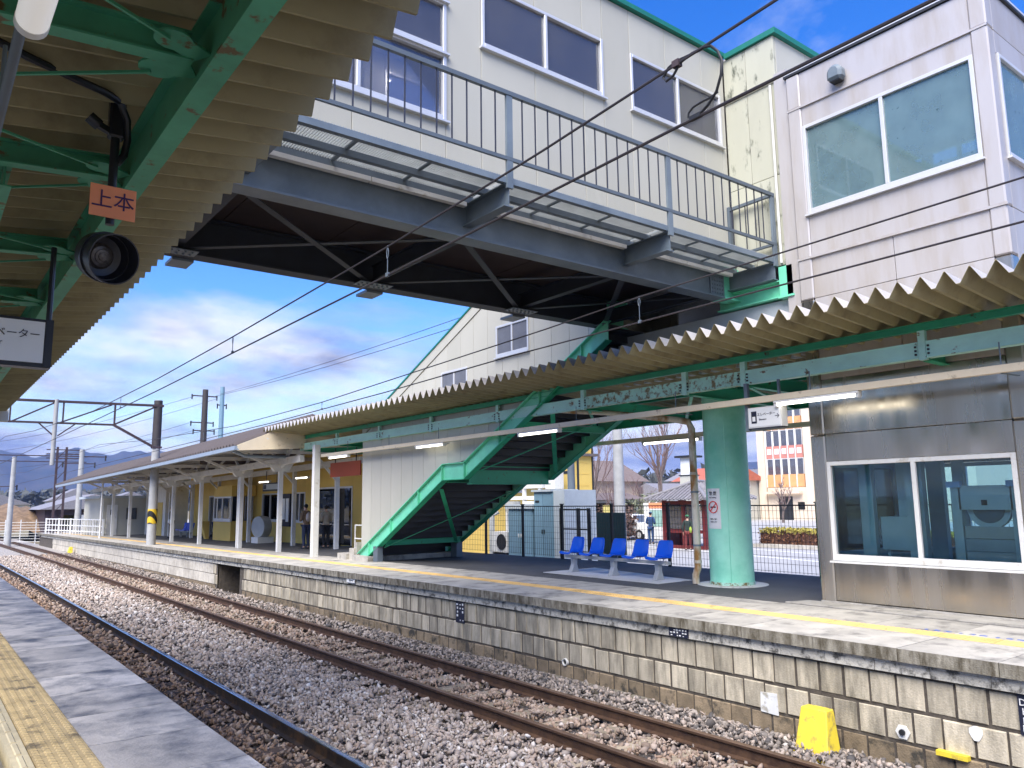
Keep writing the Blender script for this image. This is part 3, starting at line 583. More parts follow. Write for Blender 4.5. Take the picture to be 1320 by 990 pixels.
# ------------------------------------------------------------------ footbridge
fbz = empty('footbridge', (6.5, 9.2, 5.8), 'cream-clad footbridge on blue-grey girders crossing the tracks', 'footbridge')
XA, XB = -3.0, 10.88
for nm, yy in (('near_girder', 7.90), ('far_girder', 10.55)):
    gd = MB(); gd.ibeam((XA, yy, 6.07), (10.5, yy, 6.07), 0.26, 0.54, 0.025, 0.016); go = gd.build('girder', M['steel'] if nm == 'near_girder' else M['steel_shaded'], fbz)
    st = MB()
    for x in [XA + 1.4 * k for k in range(1, 10)]:
        for s in (-1, 1): st.box(x - 0.008, x + 0.008, yy + s * 0.068 - 0.055, yy + s * 0.068 + 0.055, 5.83, 6.31)
    for x in [2.53, 5.4, 8.27]: pass
MB().ibeam((10.5, 7.90, 6.07), (10.95, 7.90, 6.07), 0.262, 0.544, 0.03, 0.02).build('girder_end', M['green_l'], fbz)
MB().ibeam((10.5, 10.55, 6.07), (10.95, 10.55, 6.07), 0.262, 0.544, 0.03, 0.02).build('girder_end', M['green_l'], fbz)
sp = MB().box(10.26, 10.62, 7.868, 7.886, 5.86, 6.28); spo = sp.build('splice_plate', M['steel'], fbz)
rv = MB()
for i in range(5):
    for j in range(6):
        x, z = 10.31 + i * 0.065, 5.90 + j * 0.068; rv.box(x - 0.013, x + 0.013, 7.856, 7.868, z - 0.013, z + 0.013)
rv.build('bolt_heads', M['steel'], spo, kind='stuff')
# cross braces and lattice under the deck
nodes = [XA + 1.4 + 2.87 * k for k in range(6)]
for k, x in enumerate([-0.34, 2.53, 5.40, 8.27, 10.4]):
    MB().ibeam((x, 8.03, 5.98), (x, 10.42, 5.98), 0.12, 0.24, 0.012, 0.01).build('cross_beam', M['steel_shaded'], fbz)
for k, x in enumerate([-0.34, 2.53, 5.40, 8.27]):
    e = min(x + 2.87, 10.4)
    MB().bar((x + 0.1, 8.05, 5.84), (e - 0.1, 10.4, 5.84), 0.09, 0.012).build('lattice_brace', M['steel_shaded'], fbz)
    MB().bar((x + 0.1, 10.4, 5.853), (e - 0.1, 8.05, 5.853), 0.09, 0.012).build('lattice_brace', M['steel_shaded'], fbz)
    gp = MB(); gp.box(e - 0.3, e + 0.25, 10.25, 10.5, 5.79, 5.80)
    gpo = gp.build('gusset_plate', M['steel'], fbz); bo = MB()
    for i in range(6):
        bo.box(e - 0.26 + i * 0.085, e - 0.235 + i * 0.085, 10.42, 10.445, 5.77, 5.79); bo.box(e - 0.26 + i * 0.085, e - 0.235 + i * 0.085, 10.30, 10.325, 5.77, 5.79)
    bo.build('bolt_heads', M['steel'], gpo, kind='stuff')
    pl_ = MB(); pl_.box(x + 0.02, x + 0.30, 10.68, 11.05, 5.77, 5.81); pl_.build('bearing_bracket', M['steel'], fbz)
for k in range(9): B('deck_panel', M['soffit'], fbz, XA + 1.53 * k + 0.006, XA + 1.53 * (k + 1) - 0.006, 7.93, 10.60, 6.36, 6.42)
# outer walkway: brackets, bearers, grating, strip lamps, railing
BX = [-0.34, 2.53, 5.40, 8.27, 10.80]
for x in BX: MB().ibeam((x, 7.0, 6.12), (x, 7.885, 6.12), 0.14, 0.28, 0.014, 0.012).build('walkway_bracket', M['steel'], fbz)
for yy in (7.02, 7.45, 7.80): MB().bar((XA, yy, 6.30), (10.86, yy, 6.30), 0.07, 0.075).build('walkway_bearer', M['steel'], fbz)
for i in range(len(BX) - 1):
    gr = MB(); a, b = BX[i] + 0.04, BX[i + 1] - 0.04
    k = 0; x = a
    while x < b: gr.box(x, x + 0.005, 7.03, 7.80, 6.345, 6.375); x += 0.032
    for yy in np.arange(7.06, 7.8, 0.1): gr.box(a, b, yy, yy + 0.006, 6.366, 6.376)
    gr.build('grating_panel', M['grate'], fbz, kind='stuff')
    for x in (a + (b - a) * 0.33, a + (b - a) * 0.66): B('grating_tie', M['steel'], fbz, x - 0.02, x + 0.02, 7.06, 7.78, 6.325, 6.343)
    if i < 3 or True:
        for s0, s1 in ((0.04, 0.50), (0.505, 0.98)):
            B('lamp_trough', M['white'], fbz, a + (b - a) * s0, a + (b - a) * s1, 7.745, 7.82, 6.20, 6.255)
for x in BX: B('railing_post', M['steel'], fbz, x - 0.045, x + 0.045, 6.965, 7.0, 6.2, 7.44)
B('handrail', M['steel_l'], fbz, XA, 10.84, 6.955, 7.005, 7.38, 7.435)
B('bottom_rail', M['steel_l'], fbz, XA, 10.84, 6.962, 6.998, 6.545, 6.59)
x = XA + 0.2; bl = MB().box(-0.008, 0.008, -0.006, 0.006, 0.0, 0.80).mesh('baluster', M['baluster'])
while x < 10.75:
    if min(abs(x - q) for q in BX) > 0.07: piece('baluster', bl, fbz, (x, 6.98, 6.585))
    x += 0.205
B('handrail', M['steel_l'], fbz, 10.78, 10.83, 7.005, 7.84, 7.38, 7.43); B('bottom_rail', M['steel_l'], fbz, 10.785, 10.825, 7.005, 7.84, 6.55, 6.59)
for yy in (7.25, 7.5, 7.75): piece('baluster', bl, fbz, (10.805, yy, 6.585))
B('railing_post', M['steel_l'], fbz, 10.77, 10.84, 7.79, 7.84, 6.3, 7.45)
# clad walls
def clad(parent, axis, plane, lo, hi, z0, z1, pitch, holes, m, th=0.05, gap=0.007, start=None, sign=1, zsplit=()):
    """wall of vertical panels; plane: outer face, sign: direction of the thickness; holes: (a, b, z0, z1)"""
    cuts = {lo, hi}; x = lo if start is None else start
    while x < hi:
        if x > lo: cuts.add(round(x, 4))
        x += pitch
    for h in holes:
        for e in h[:2]:
            if lo < e < hi: cuts.add(e)
    cuts = sorted(cuts); keep = [cuts[0]]
    edge = {e for h in holes for e in h[:2]}
    for c in cuts[1:]:
        if c - keep[-1] < 0.16 and c not in edge and c != hi: continue
        if c - keep[-1] < 0.16 and keep[-1] not in edge and keep[-1] != lo: keep[-1] = c; continue
        keep.append(c)
    for a, b in zip(keep, keep[1:]):
        hs = sorted([(h[2], h[3]) for h in holes if h[0] <= a + 1e-4 and h[1] >= b - 1e-4]); z = z0; segs = []
        for (u, v) in hs: segs.append((z, u)); z = v
        segs.append((z, z1))
        s2 = []
        for (u, v) in segs:
            for zs in sorted(zsplit):
                if u + 0.05 < zs < v - 0.05: s2.append((u, zs)); u = zs
            s2.append((u, v))
        for (u, v) in s2:
            if v - u < 0.03: continue
            g2 = gap / 2; p0, p1 = sorted((plane, plane + sign * th))
            if axis == 'y': B('wall_panel', m, parent, a + g2, b - g2, p0, p1, u + g2, v - g2, bevel=0.004)
            else: B('wall_panel', m, parent, p0, p1, a + g2, b - g2, u + g2, v - g2, bevel=0.004)
def window(parent, axis, plane, a, b, z0, z1, cols=2, fw=0.05, pane='pane', sign=1, mats='alu', rows=1, out=0.02):
    """sliding window set into a wall: frame (four sides and mullions) with its panes"""
    f = MB(); p0, p1 = sorted((plane - sign * out, plane + sign * 0.06))
    def bx(mb, u0, u1, w0, w1, q0=p0, q1=p1):
        if axis == 'y': mb.box(u0, u1, q0, q1, w0, w1)
        else: mb.box(q0, q1, u0, u1, w0, w1)
    bx(f, a, a + fw, z0, z1); bx(f, b - fw, b, z0, z1); bx(f, a + fw, b - fw, z1 - fw, z1); bx(f, a + fw, b - fw, z0, z0 + fw * 1.5)
    for i in range(1, cols):
        c = a + (b - a) * i / cols; bx(f, c - fw * 0.5, c + fw * 0.5, z0 + fw * 1.5, z1 - fw)
    for i in range(1, rows):
        c = z0 + (z1 - z0) * i / rows; bx(f, a + fw, b - fw, c - fw * 0.4, c + fw * 0.4)
    o = f.build('window', M[mats], parent, bevel=0.004)
    sl_ = MB(); bx(sl_, a - 0.03, b + 0.03, z0 - 0.03, z0 - 0.004, *sorted((plane - sign * (out + 0.04), plane + sign * 0.03))); sl_.build('sill', M[mats], o)
    for i in range(cols):
        u0 = a + (b - a) * i / cols + fw * 0.5; u1 = a + (b - a) * (i + 1) / cols - fw * 0.5
        g_ = MB(); q = plane + sign * (0.022 + 0.012 * (i % 2)); bx(g_, u0, u1, z0 + fw, z1 - fw * 0.5, *sorted((q, q + sign * 0.006))); g_.build('pane', M[pane], o)
    return o
BH = [(5.62, 7.90, 8.54, 9.50), (8.50, 10.76, 8.54, 9.50), (2.6, 5.06, 7.30, 9.62)]
clad(fbz, 'y', 7.85, XA, 10.88, 6.45, 10.24, 0.93, BH, M['cream'], start=0.04)
for h in BH[:2]: window(fbz, 'y', 7.85, h[0], h[1], h[2], h[3])
window(fbz, 'y', 7.85, 2.6, 5.06, 7.30, 8.22, cols=2); window(fbz, 'y', 7.85, 2.6, 5.06, 8.225, 8.95, cols=1); window(fbz, 'y', 7.85, 2.6, 5.06, 8.955, 9.62, cols=1)
clad(fbz, 'y', 10.60, XA, 10.88, 6.45, 10.24, 1.9, [(5.62, 7.90, 8.54, 9.50), (8.50, 10.76, 8.54, 9.50), (2.6, 5.06, 7.30, 8.95)], M['cream'], sign=-1)
for h in BH[:2]: window(fbz, 'y', 10.60, h[0], h[1], h[2], h[3], sign=-1)
window(fbz, 'y', 10.60, 2.6, 5.06, 7.30, 8.95, sign=-1)
B('roof_trim', M['teal'], fbz, XA, 10.9, 7.78, 7.90, 10.25, 10.33); B('roof', M['interior'], fbz, XA, 10.9, 7.90, 10.66, 10.24, 10.30)
B('ceiling', M['interior'], fbz, XA, 10.86, 7.93, 10.53, 9.74, 9.80)
for k in range(16): B('ceiling_batten', M['cream'], fbz, XA + 0.87 * k + 0.3, XA + 0.87 * k + 0.36, 7.95, 10.5, 9.70, 9.738)
B('floor', M['interior'], fbz, XA, 10.86, 7.93, 10.53, 6.43, 6.52)
for x, y0 in ((1.9, 9.4), (5.9, 9.45), (9.9, 8.7)):
    lo = B('ceiling_light', M['white'], fbz, x - 0.16, x + 0.16, y0, y0 + 0.75, 9.64, 9.698); B('diffuser', M['ceiling_lamp'], lo, x - 0.07, x + 0.07, y0 + 0.04, y0 + 0.71, 9.622, 9.638)

# ------------------------------------------------------------------ stair house at the end of the bridge
hs = empty('stair_house', (12, 8, 5.7), 'cream block with teal roof trim between the bridge and the lift tower', 'building')
clad(hs, 'x', 10.90, 6.83, 7.845, 6.22, 10.20, 0.56, [], M['cream_d'], zsplit=(7.75, 9.38))
clad(hs, 'y', 6.83, 10.955, 13.8, 6.22, 10.20, 0.9, [], M['cream'], zsplit=(9.38,))
B('roof_trim', M['teal'], hs, 10.85, 10.97, 6.76, 7.78, 10.205, 10.30); B('roof_trim', M['teal'], hs, 10.97, 13.9, 6.76, 6.88, 10.205, 10.30)
B('roof', M['interior'], hs, 10.97, 13.9, 6.88, 11.8, 10.20, 10.28); B('rear_wall', M['cream'], hs, 13.75, 13.85, 6.9, 11.8, 5.6, 10.2); B('side_wall', M['cream'], hs, 10.96, 13.75, 11.7, 11.8, 7.9, 10.2)
B('string_course', M['white'], hs, 10.87, 10.90, 6.83, 7.84, 9.36, 9.40)
MB().tube([(10.87, 6.92, 9.32), (10.87, 6.92, 6.25)], 0.022, 8).build('downpipe', M['white'], hs, smooth=True)
B('floor', M['interior'], hs, 10.96, 13.75, 6.9, 11.7, 6.43, 6.52)
# concrete-grey skirt and green support frame below it
B('skirt_wall', M['cab_grey'], hs, 10.95, 11.08, 6.62, 10.7, 4.7, 5.66)
B('pilaster', M['stain_up'], hs, 10.83, 10.98, 6.60, 6.82, 4.7, 9.45)
MB().ibeam((10.93, 6.95, 5.83), (10.93, 8.2, 5.83), 0.18, 0.28, 0.02, 0.015).build('support_beam', M['green_l'], hs)
MB().ibeam((10.93, 6.84, 5.70), (10.93, 6.84, 6.18), 0.24, 0.2, 0.02, 0.015, up=(1, 0, 0)).build('support_post', M['green_l'], hs)
B('base_plate', M['green_l'], hs, 10.80, 11.1, 6.70, 6.98, 5.665, 5.695)
B('floor_slab', M['conc'], hs, 11.1, 13.7, 6.9, 11.6, 5.3, 5.56)

# ------------------------------------------------------------------ lift tower
tw = empty('lift_tower', (12.2, 5.2, 0.99), 'stainless-clad lift tower with teal glazing beside the far platform', 'lift tower')
X0, X1, Y0, Y1 = 10.80, 13.4, 3.62, 6.58
def corner(x0, x1, y0, y1, z0, z1, m): B('corner_panel', m, tw, x0, x1, y0, y1, z0, z1, bevel=0.02)
for (z0, z1, m) in ((1.0, 3.43, 'stainless'), (3.437, 5.52, 'stainless'), (5.527, 6.18, 'stain_up'), (6.187, 8.66, 'stain_up'), (8.667, 9.24, 'stain_up')):
    corner(X0 - 0.02, X0 + 0.20, Y0, Y0 + 0.21, z0, z1, M[m]); corner(X0 - 0.02, X0 + 0.20, Y1 - 0.23, Y1, z0, z1, M[m])
    corner(X1 - 0.2, X1, Y0, Y0 + 0.21, z0, z1, M[m]); corner(X1 - 0.2, X1, Y1 - 0.23, Y1, z0, z1, M[m])
def panel(y0, y1, z0, z1, m, n=1):
    for k in range(n):
        a = y0 + (y1 - y0) * k / n; b = y0 + (y1 - y0) * (k + 1) / n
        B('cladding_panel', M[m], tw, X0, X0 + 0.05, a + 0.004, b - 0.004, z0 + 0.004, z1 - 0.004, bevel=0.004)
ya, yb = Y0 + 0.21, Y1 - 0.23
panel(ya, yb, 1.03, 1.60, 'stainless'); panel(ya, yb, 3.03, 3.44, 'stainless'); panel(ya, yb, 3.44, 4.26, 'stainless'); panel(ya, yb, 4.26, 5.53, 'stain_up', 2)
panel(ya, yb, 5.53, 6.18, 'stain_up', 2); panel(ya, yb, 6.18, 6.87, 'stain_up'); panel(ya, yb, 8.33, 8.66, 'stain_up'); panel(ya, yb, 8.66, 9.24, 'stain_up')
B('cornice', M['dark'], tw, X0 - 0.03, X1 + 0.03, Y0 - 0.03, Y1 + 0.03, 9.245, 9.285); B('coping', M['alu'], tw, X0 - 0.02, X1 + 0.02, Y0 - 0.02, Y1 + 0.02, 9.286, 9.34)
B('string_course', M['stain_up'], tw, X0 - 0.035, X0 - 0.002, Y0 - 0.02, Y1, 6.165, 6.20); B('string_course', M['stain_up'], tw, X0 - 0.03, X0 - 0.001, Y0, Y1, 8.645, 8.675)
B('plinth', M['conc'], tw, X0 - 0.02, X1, Y0, Y1, 0.985, 1.02)
# faces towards the camera (-Y) and away
for (z0, z1, m) in ((1.03, 1.60, 'stainless'), (3.03, 4.26, 'stainless'), (4.26, 6.18, 'stain_up'), (6.18, 6.87, 'stain_up'), (8.33, 8.66, 'stain_up'), (8.66, 9.24, 'stain_up')):
    B('cladding_panel', M[m], tw, X0 + 0.20, X1 - 0.2, Y0 + 0.004, Y0 + 0.05, z0 + 0.004, z1 - 0.004, bevel=0.004)
    B('cladding_panel', M[m], tw, X1 - 0.05, X1, ya, yb, z0 + 0.004, z1 - 0.004)
B('cladding_panel', M['stain_up'], tw, X0 + 0.20, X1 - 0.2, Y1 - 0.05, Y1, 4.3, 9.24); B('cladding_panel', M['machine'], tw, X0 + 0.20, X1 - 0.2, Y1 - 0.05, Y1, 1.03, 1.6); B('cladding_panel', M['machine'], tw, X0 + 0.20, X1 - 0.2, Y1 - 0.05, Y1, 3.03, 4.3)
window(tw, 'y', Y0, X0 + 0.22, X1 - 0.22, 6.87, 8.33, 2, 0.05, 'pane_teal')
window(tw, 'x', X0, ya, yb, 6.87, 8.33, 2, 0.055, 'pane_teal')
window(tw, 'x', X0, ya, yb, 1.60, 3.03, 2, 0.06, 'pane_low', mats='white')
window(tw, 'x', X1, ya, yb, 1.60, 3.03, 3, 0.06, 'pane_low', sign=-1); window(tw, 'x', X1, ya, yb, 6.87, 8.33, 2, 0.06, 'pane_low', sign=-1)
window(tw, 'y', Y1, X0 + 0.22, X1 - 0.22, 1.60, 3.03, 2, 0.06, 'pane_low', sign=-1); window(tw, 'y', Y0, X0 + 0.22, X1 - 0.22, 1.60, 3.03, 2, 0.06, 'pane_low')
B('roof', M['interior'], tw, X0 + 0.05, X1 - 0.05, Y0 + 0.05, Y1 - 0.05, 9.15, 9.22); B('pit_floor', M['machine'], tw, X0 + 0.05, X1 - 0.05, Y0 + 0.05, Y1 - 0.05, 1.03, 1.08)
# guide columns, car frame and counterweight seen through the glass
for (x, y, w) in ((11.25, 6.0, 0.10), (11.22, 5.28, 0.12), (11.6, 5.62, 0.09), (11.5, 4.82, 0.07), (11.6, 3.95, 0.08), (12.8, 4.4, 0.12), (12.8, 5.7, 0.12)):
    B('guide_column', M['machine'], tw, x - w / 2, x + w / 2, y - w, y + w, 1.08, 9.1)
for z in (4.4, 6.0, 7.55): B('ring_beam', M['machine'], tw, 11.2, 11.35, Y0 + 0.06, Y1 - 0.06, z, z + 0.22); B('ring_beam', M['machine'], tw, 12.7, 12.85, Y0 + 0.06, Y1 - 0.06, z, z + 0.22)
MB().bar((11.3, 3.8, 6.6), (11.3, 6.4, 8.2), 0.06, 0.12).build('diagonal_brace', M['machine'], tw)
B('buffer_box', M['machine'], tw, 11.3, 11.6, 5.40, 5.86, 1.75, 2.22)
def sheave(y, z, r):
    mb = MB(); n = 24
    mb.prism([(y + r * math.cos(2 * math.pi * k / n), z + r * math.sin(2 * math.pi * k / n)) for k in range(n)], 'x', 11.36, 11.44); o = mb.build('sheave', M['machine'], tw, smooth=True)
    m2 = MB(); m2.prism([(y + r * 0.72 * math.cos(2 * math.pi * k / n), z + r * 0.72 * math.sin(2 * math.pi * k / n)) for k in range(n)], 'x', 11.345, 11.362); m2.build('sheave_web', M['steel'], o, smooth=True)
sheave(5.63, 1.70, 0.20); sheave(4.42, 2.34, 0.27)
B('sheave_guard', M['machine'], tw, 11.28, 11.34, 4.10, 4.75, 2.32, 2.64); B('weight_frame', M['machine'], tw, 11.28, 11.42, 4.0, 4.12, 1.1, 2.62); B('weight_frame', M['machine'], tw, 11.28, 11.42, 4.73, 4.85, 1.1, 2.62)
for k in range(6): B('counterweight', M['legs'], tw, 11.30 + 0.01 * (k % 2), 11.45, 4.13, 4.72, 1.12 + 0.165 * k, 1.12 + 0.165 * k + 0.155)
B('nameplate', M['dark'], tw, 11.272, 11.28, 4.40, 4.47, 2.38, 2.45)
for y in (4.06, 4.80): B('guide_shoe', mat('pale_blue_plastic', (0.30, 0.48, 0.75), 0.5), tw, 11.25, 11.33, y - 0.09, y + 0.09, 2.62, 2.70)
v = MB(); pr = [(0.0, -0.11), (0.0, 0.12), (-0.10, 0.16), (-0.17, 0.10), (-0.19, 0.0), (-0.19, -0.11)]
v.prism([(5.56, 8.77), (5.80, 8.77), (5.80, 8.90)] + [(5.68 + 0.12 * math.cos(t), 8.90 + 0.12 * math.sin(t)) for t in np.linspace(0.3, math.pi - 0.3, 8)] + [(5.56, 8.90)], 'x', X0 - 0.19, X0 - 0.001)
vh = v.build('vent_hood', M['steel'], tw, smooth=False, bevel=0.045); B('vent_opening', M['dark'], vh, X0 - 0.16, X0 - 0.02, 5.60, 5.76, 8.762, 8.769)

# ------------------------------------------------------------------ green stair under its cream enclosure
sr = empty('platform_stair', (11.4, 15, 0.99), 'bright green steel stair seen from below rising to the footbridge', 'stair')
def stringer(x, s):
    path = [(20.25, 0.93), (15.85, 3.22), (14.95, 3.22), (10.2, 5.66)]; dv = 0.19; mb = MB(); tp = MB()
    web = [(y, z + dv) for y, z in path] + [(y, z - dv) for y, z in reversed(path)]
    mb.prism(web[:2] + web[-2:], 'x', x - 0.008, x + 0.008); mb.prism(web[1:3] + web[5:7], 'x', x - 0.008, x + 0.008); mb.prism(web[2:4] + web[4:6], 'x', x - 0.008, x + 0.008)
    o = mb.build('stringer', M['green_l'], sr)
    for d in (dv, -dv):
        fl = MB()
        for (p, q) in zip(path, path[1:]): fl.bar((x, p[0], p[1] + d), (x, q[0], q[1] + d), 0.17, 0.018)
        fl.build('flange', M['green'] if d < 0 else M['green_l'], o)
    for k, (y) in enumerate((19.6, 18.4, 17.0, 15.9, 14.95, 13.6, 12.2, 10.9)):
        z = (0.93 + (20.25 - y) * 0.5205) if y > 15.85 else (3.22 if y >= 14.95 else 3.22 + (14.95 - y) * 0.5137)
        st_ = MB(); st_.box(x - 0.075 * 1, x + 0.075, y - 0.006, y + 0.006, z - dv, z + dv); st_.build('stiffener', M['green_l'], o)
for x in (10.18, 12.75): stringer(x, 1)
for k in range(14):
    y = 20.0 - k * 0.297; z = 1.08 + k * 0.1546
    B('tread', M['dark'], sr, 10.27, 12.66, y - 0.31, y, z, z + 0.04); B('riser', M['dark'], sr, 10.27, 12.66, y - 0.012, y, z - 0.15, z)
B('landing', M['dark'], sr, 10.27, 12.66, 14.9, 15.85, 3.24, 3.30)
for k in range(16):
    y = 14.9 - k * 0.296; z = 3.40 + k * 0.152
    B('tread', M['dark'], sr, 10.27, 12.66, y - 0.31, y, z, z + 0.04); B('riser', M['dark'], sr, 10.27, 12.66, y - 0.012, y, z - 0.15, z)
MB().ibeam((10.27, 14.95, 3.12), (12.66, 14.95, 3.12), 0.2, 0.42, 0.02, 0.015).build('landing_beam', M['green'], sr)
MB().ibeam((10.27, 15.85, 3.12), (12.66, 15.85, 3.12), 0.16, 0.3, 0.02, 0.015).build('landing_beam', M['green'], sr)
MB().ibeam((10.27, 12.9, 4.10), (12.66, 12.9, 4.10), 0.12, 0.16, 0.012, 0.01).build('cross_tie', M['green'], sr)
MB().ibeam((10.27, 18.9, 1.45), (12.66, 18.9, 1.45), 0.12, 0.14, 0.012, 0.01).build('cross_tie', M['green'], sr)
for (p, q) in (((10.3, 19.0, 1.33), (12.6, 16.2, 2.80)), ((10.3, 16.2, 2.82), (12.6, 19.0, 1.35)), ((10.3, 14.6, 3.2), (12.6, 12.0, 4.5)), ((10.3, 12.0, 4.5), (12.6, 14.6, 3.2))):
    MB().bar(p, q, 0.10, 0.014).build('diagonal_brace', M['green'], sr)
B('footing', M['conc'], sr, 10.0, 12.9, 19.4, 20.35, 0.93, 1.08); B('support_leg', M['steel_l'], sr, 10.1, 10.26, 19.05, 19.3, 0.95, 1.35); B('support_leg', M['steel'], sr, 12.6, 12.8, 19.0, 19.3, 0.95, 1.4)
se = empty('stair_enclosure', (11.4, 15, 4), 'cream panelled stair enclosure with a sloping roof behind the bridge', 'building')
def zr(y): return 7.07 + 0.433 * (14.8 - y)
def zl(y): return (1.12 + (20.25 - y) * 0.5205) if y > 15.85 else (3.42 if y > 14.95 else 3.42 + (14.95 - y) * 0.5137)
for X_ in (10.28, 12.70):
    y = 20.36; k = 0
    while y > 10.7:
        y2 = max(y - 0.56, 10.65); a, b = y - 0.004, y2 + 0.004; mb = MB()
        mb.prism([(a, zl(a) + 0.03), (b, zl(b) + 0.03), (b, zr(b) - 0.27), (a, zr(a) - 0.27)], 'x', X_, X_ + 0.05); mb.build('wall_panel', M['cream'], se); y = y2
    mb = MB(); mb.prism([(20.36, zr(20.36) - 0.25), (10.65, zr(10.65) - 0.25), (10.65, zr(10.65)), (20.36, zr(20.36))], 'x', X_ - 0.02, X_ + 0.06); mb.build('barge_board', M['cream'], se)
    mb = MB(); mb.prism([(20.40, zr(20.4) + 0.004), (10.65, zr(10.65) + 0.004), (10.65, zr(10.65) + 0.05), (20.40, zr(20.4) + 0.05)], 'x', X_ - 0.04, X_ + 0.07); mb.build('roof_trim', M['teal'], se)
mb = MB(); mb.prism([(20.40, zr(20.4) - 0.05), (10.65, zr(10.65) - 0.05), (10.65, zr(10.65) + 0.0), (20.40, zr(20.4) + 0.0)], 'x', 10.34, 12.69); mb.build('roof', M['interior'], se)
window(se, 'x', 10.26, 12.68, 13.85, 5.70, 6.42, 2, 0.05, 'pane', out=0.01); window(se, 'x', 10.26, 15.0, 16.15, 5.15, 5.68, 2, 0.05, 'pane', out=0.01)
for (a, b, z0, z1) in ((12.73, 13.8, 5.76, 6.38), (15.05, 16.1, 5.22, 5.65)): B('room_shade_sheet', M['depth'], se, 10.271, 10.278, a, b, z0, z1)  # dark sheets on the wall paint the unlit room behind the windows

# ------------------------------------------------------------------ overhead line
def wire(name, pts, r, label, m='wire', cat='cable', sub=6):
    P = []
    for a, b in zip(pts, pts[1:]):
        a, b = Vector(a), Vector(b)
        P += [a.lerp(b, k / sub) for k in range(sub)]
    P.append(Vector(pts[-1])); mb = MB(); mb.tube(P, r, 6); o = mb.build(name, M[m], smooth=True); return tag(o, label, cat)
wire('messenger_wire', [(3.1, -8, 5.15), (3.1, -1, 4.98), (3.1, 1.89, 4.87), (3.1, 3.65, 4.77), (3.1, 5.73, 4.69), (3.1, 9.9, 4.61), (3.1, 13.6, 4.57), (3.08, 19, 4.58), (2.95, 28, 4.85), (2.9, 36.6, 5.3), (2.6, 60, 4.9), (2.2, 80, 5.3)], 0.0085, 'upper wire of the overhead line above the polished rail track')
ca = wire('contact_wire', [(3.1, -8, 4.50), (3.1, 2.5, 4.48), (3.1, 6.2, 4.43), (3.1, 13.6, 4.37), (3.08, 20, 4.35), (2.95, 36.6, 4.3), (2.6, 60, 4.2), (2.2, 80, 4.2)], 0.009, 'lower wire of the overhead line above the polished rail track')
wire('messenger_wire', [(6.5, -8, 5.1), (6.5, 2, 4.89), (6.5, 6, 4.82), (6.5, 7.7, 4.75), (6.5, 14.7, 4.54), (6.48, 20, 4.50), (6.35, 28, 4.7), (6.3, 36.6, 5.1), (6.1, 60, 4.8), (5.7, 80, 5.2)], 0.0085, 'upper wire of the overhead line above the rusty track')
wire('contact_wire', [(6.5, -8, 4.57), (6.5, 2, 4.55), (6.5, 8.4, 4.51), (6.5, 12, 4.43), (6.5, 17.5, 4.36), (6.4, 28, 4.3), (6.3, 36.6, 4.25), (6.1, 60, 4.15), (5.7, 80, 4.1)], 0.009, 'lower wire of the overhead line above the rusty track')
def dropper(x, y, z1, z0, label):
    mb = MB(); h = min(0.11, (z1 - z0) * 0.45)
    mb.tube([(x, y, z1 + 0.012), (x, y - 0.016, z1 - h * 0.4), (x, y - 0.012, z1 - h * 0.8), (x, y, z1 - h), (x, y + 0.012, z1 - h * 0.8), (x, y + 0.016, z1 - h * 0.4), (x, y, z1 + 0.012)], 0.004, 5)
    mb.tube([(x, y, z1 - h), (x, y, z0)], 0.004, 5); mb.box(x - 0.01, x + 0.01, y - 0.02, y + 0.02, z0 - 0.015, z0 + 0.02)
    tag(mb.build('wire_dropper', M['steel_l'], smooth=True), label, 'dropper', 'wire droppers of the overhead line')
dropper(3.1, 5.73, 4.69, 4.44, 'looped wire dropper seen against the dark underside of the bridge')
dropper(3.1, 9.75, 4.61, 4.41, 'looped wire dropper seen against blue sky left of the bridge')
dropper(3.09, 16.2, 4.57, 4.37, 'far looped wire dropper above the rail track near the gantry')
dropper(6.5, 6.0, 4.82, 4.53, 'looped wire dropper in front of the green girder end')
dropper(6.5, 14.7, 4.54, 4.40, 'looped wire dropper below the sloping cream roof edge')
dropper(6.45, 22.5, 4.54, 4.33, 'far looped wire dropper above the brown canopy roof')
jp = MB()
jp.tube([(3.1, 2.53, 4.85), (3.1, 2.58, 4.84), (3.1, 2.62, 4.80), (3.1, 2.60, 4.77), (3.1, 2.55, 4.78), (3.1, 2.50, 4.83), (3.1, 2.42, 4.845), (3.1, 2.34, 4.84), (3.09, 2.29, 4.82), (3.09, 2.25, 4.77), (3.08, 2.22, 4.70), (3.08, 2.23, 4.63), (3.09, 2.27, 4.56), (3.1, 2.33, 4.52), (3.1, 2.39, 4.49)], 0.0075, 7)
jp.tube([(3.105, 2.53, 4.855), (3.11, 2.44, 4.85), (3.11, 2.36, 4.845)], 0.008, 6); jp.tube([(3.1, 2.27, 4.56), (3.1, 2.32, 4.55), (3.1, 2.38, 4.55), (3.1, 2.43, 4.545), (3.1, 2.46, 4.525), (3.1, 2.465, 4.50)], 0.006, 6)
jo = jp.build('jumper_cable', M['blackish'], smooth=True); tag(jo, 'black looped jumper cable clamped between the two overhead wires', 'cable')
cl_ = MB().box(3.083, 3.117, 2.50, 2.545, 4.815, 4.853); cl_.build('clamp', M['gantry'], jo); MB().box(3.088, 3.112, 2.38, 2.45, 4.474, 4.498).build('clamp', M['dark'], jo)

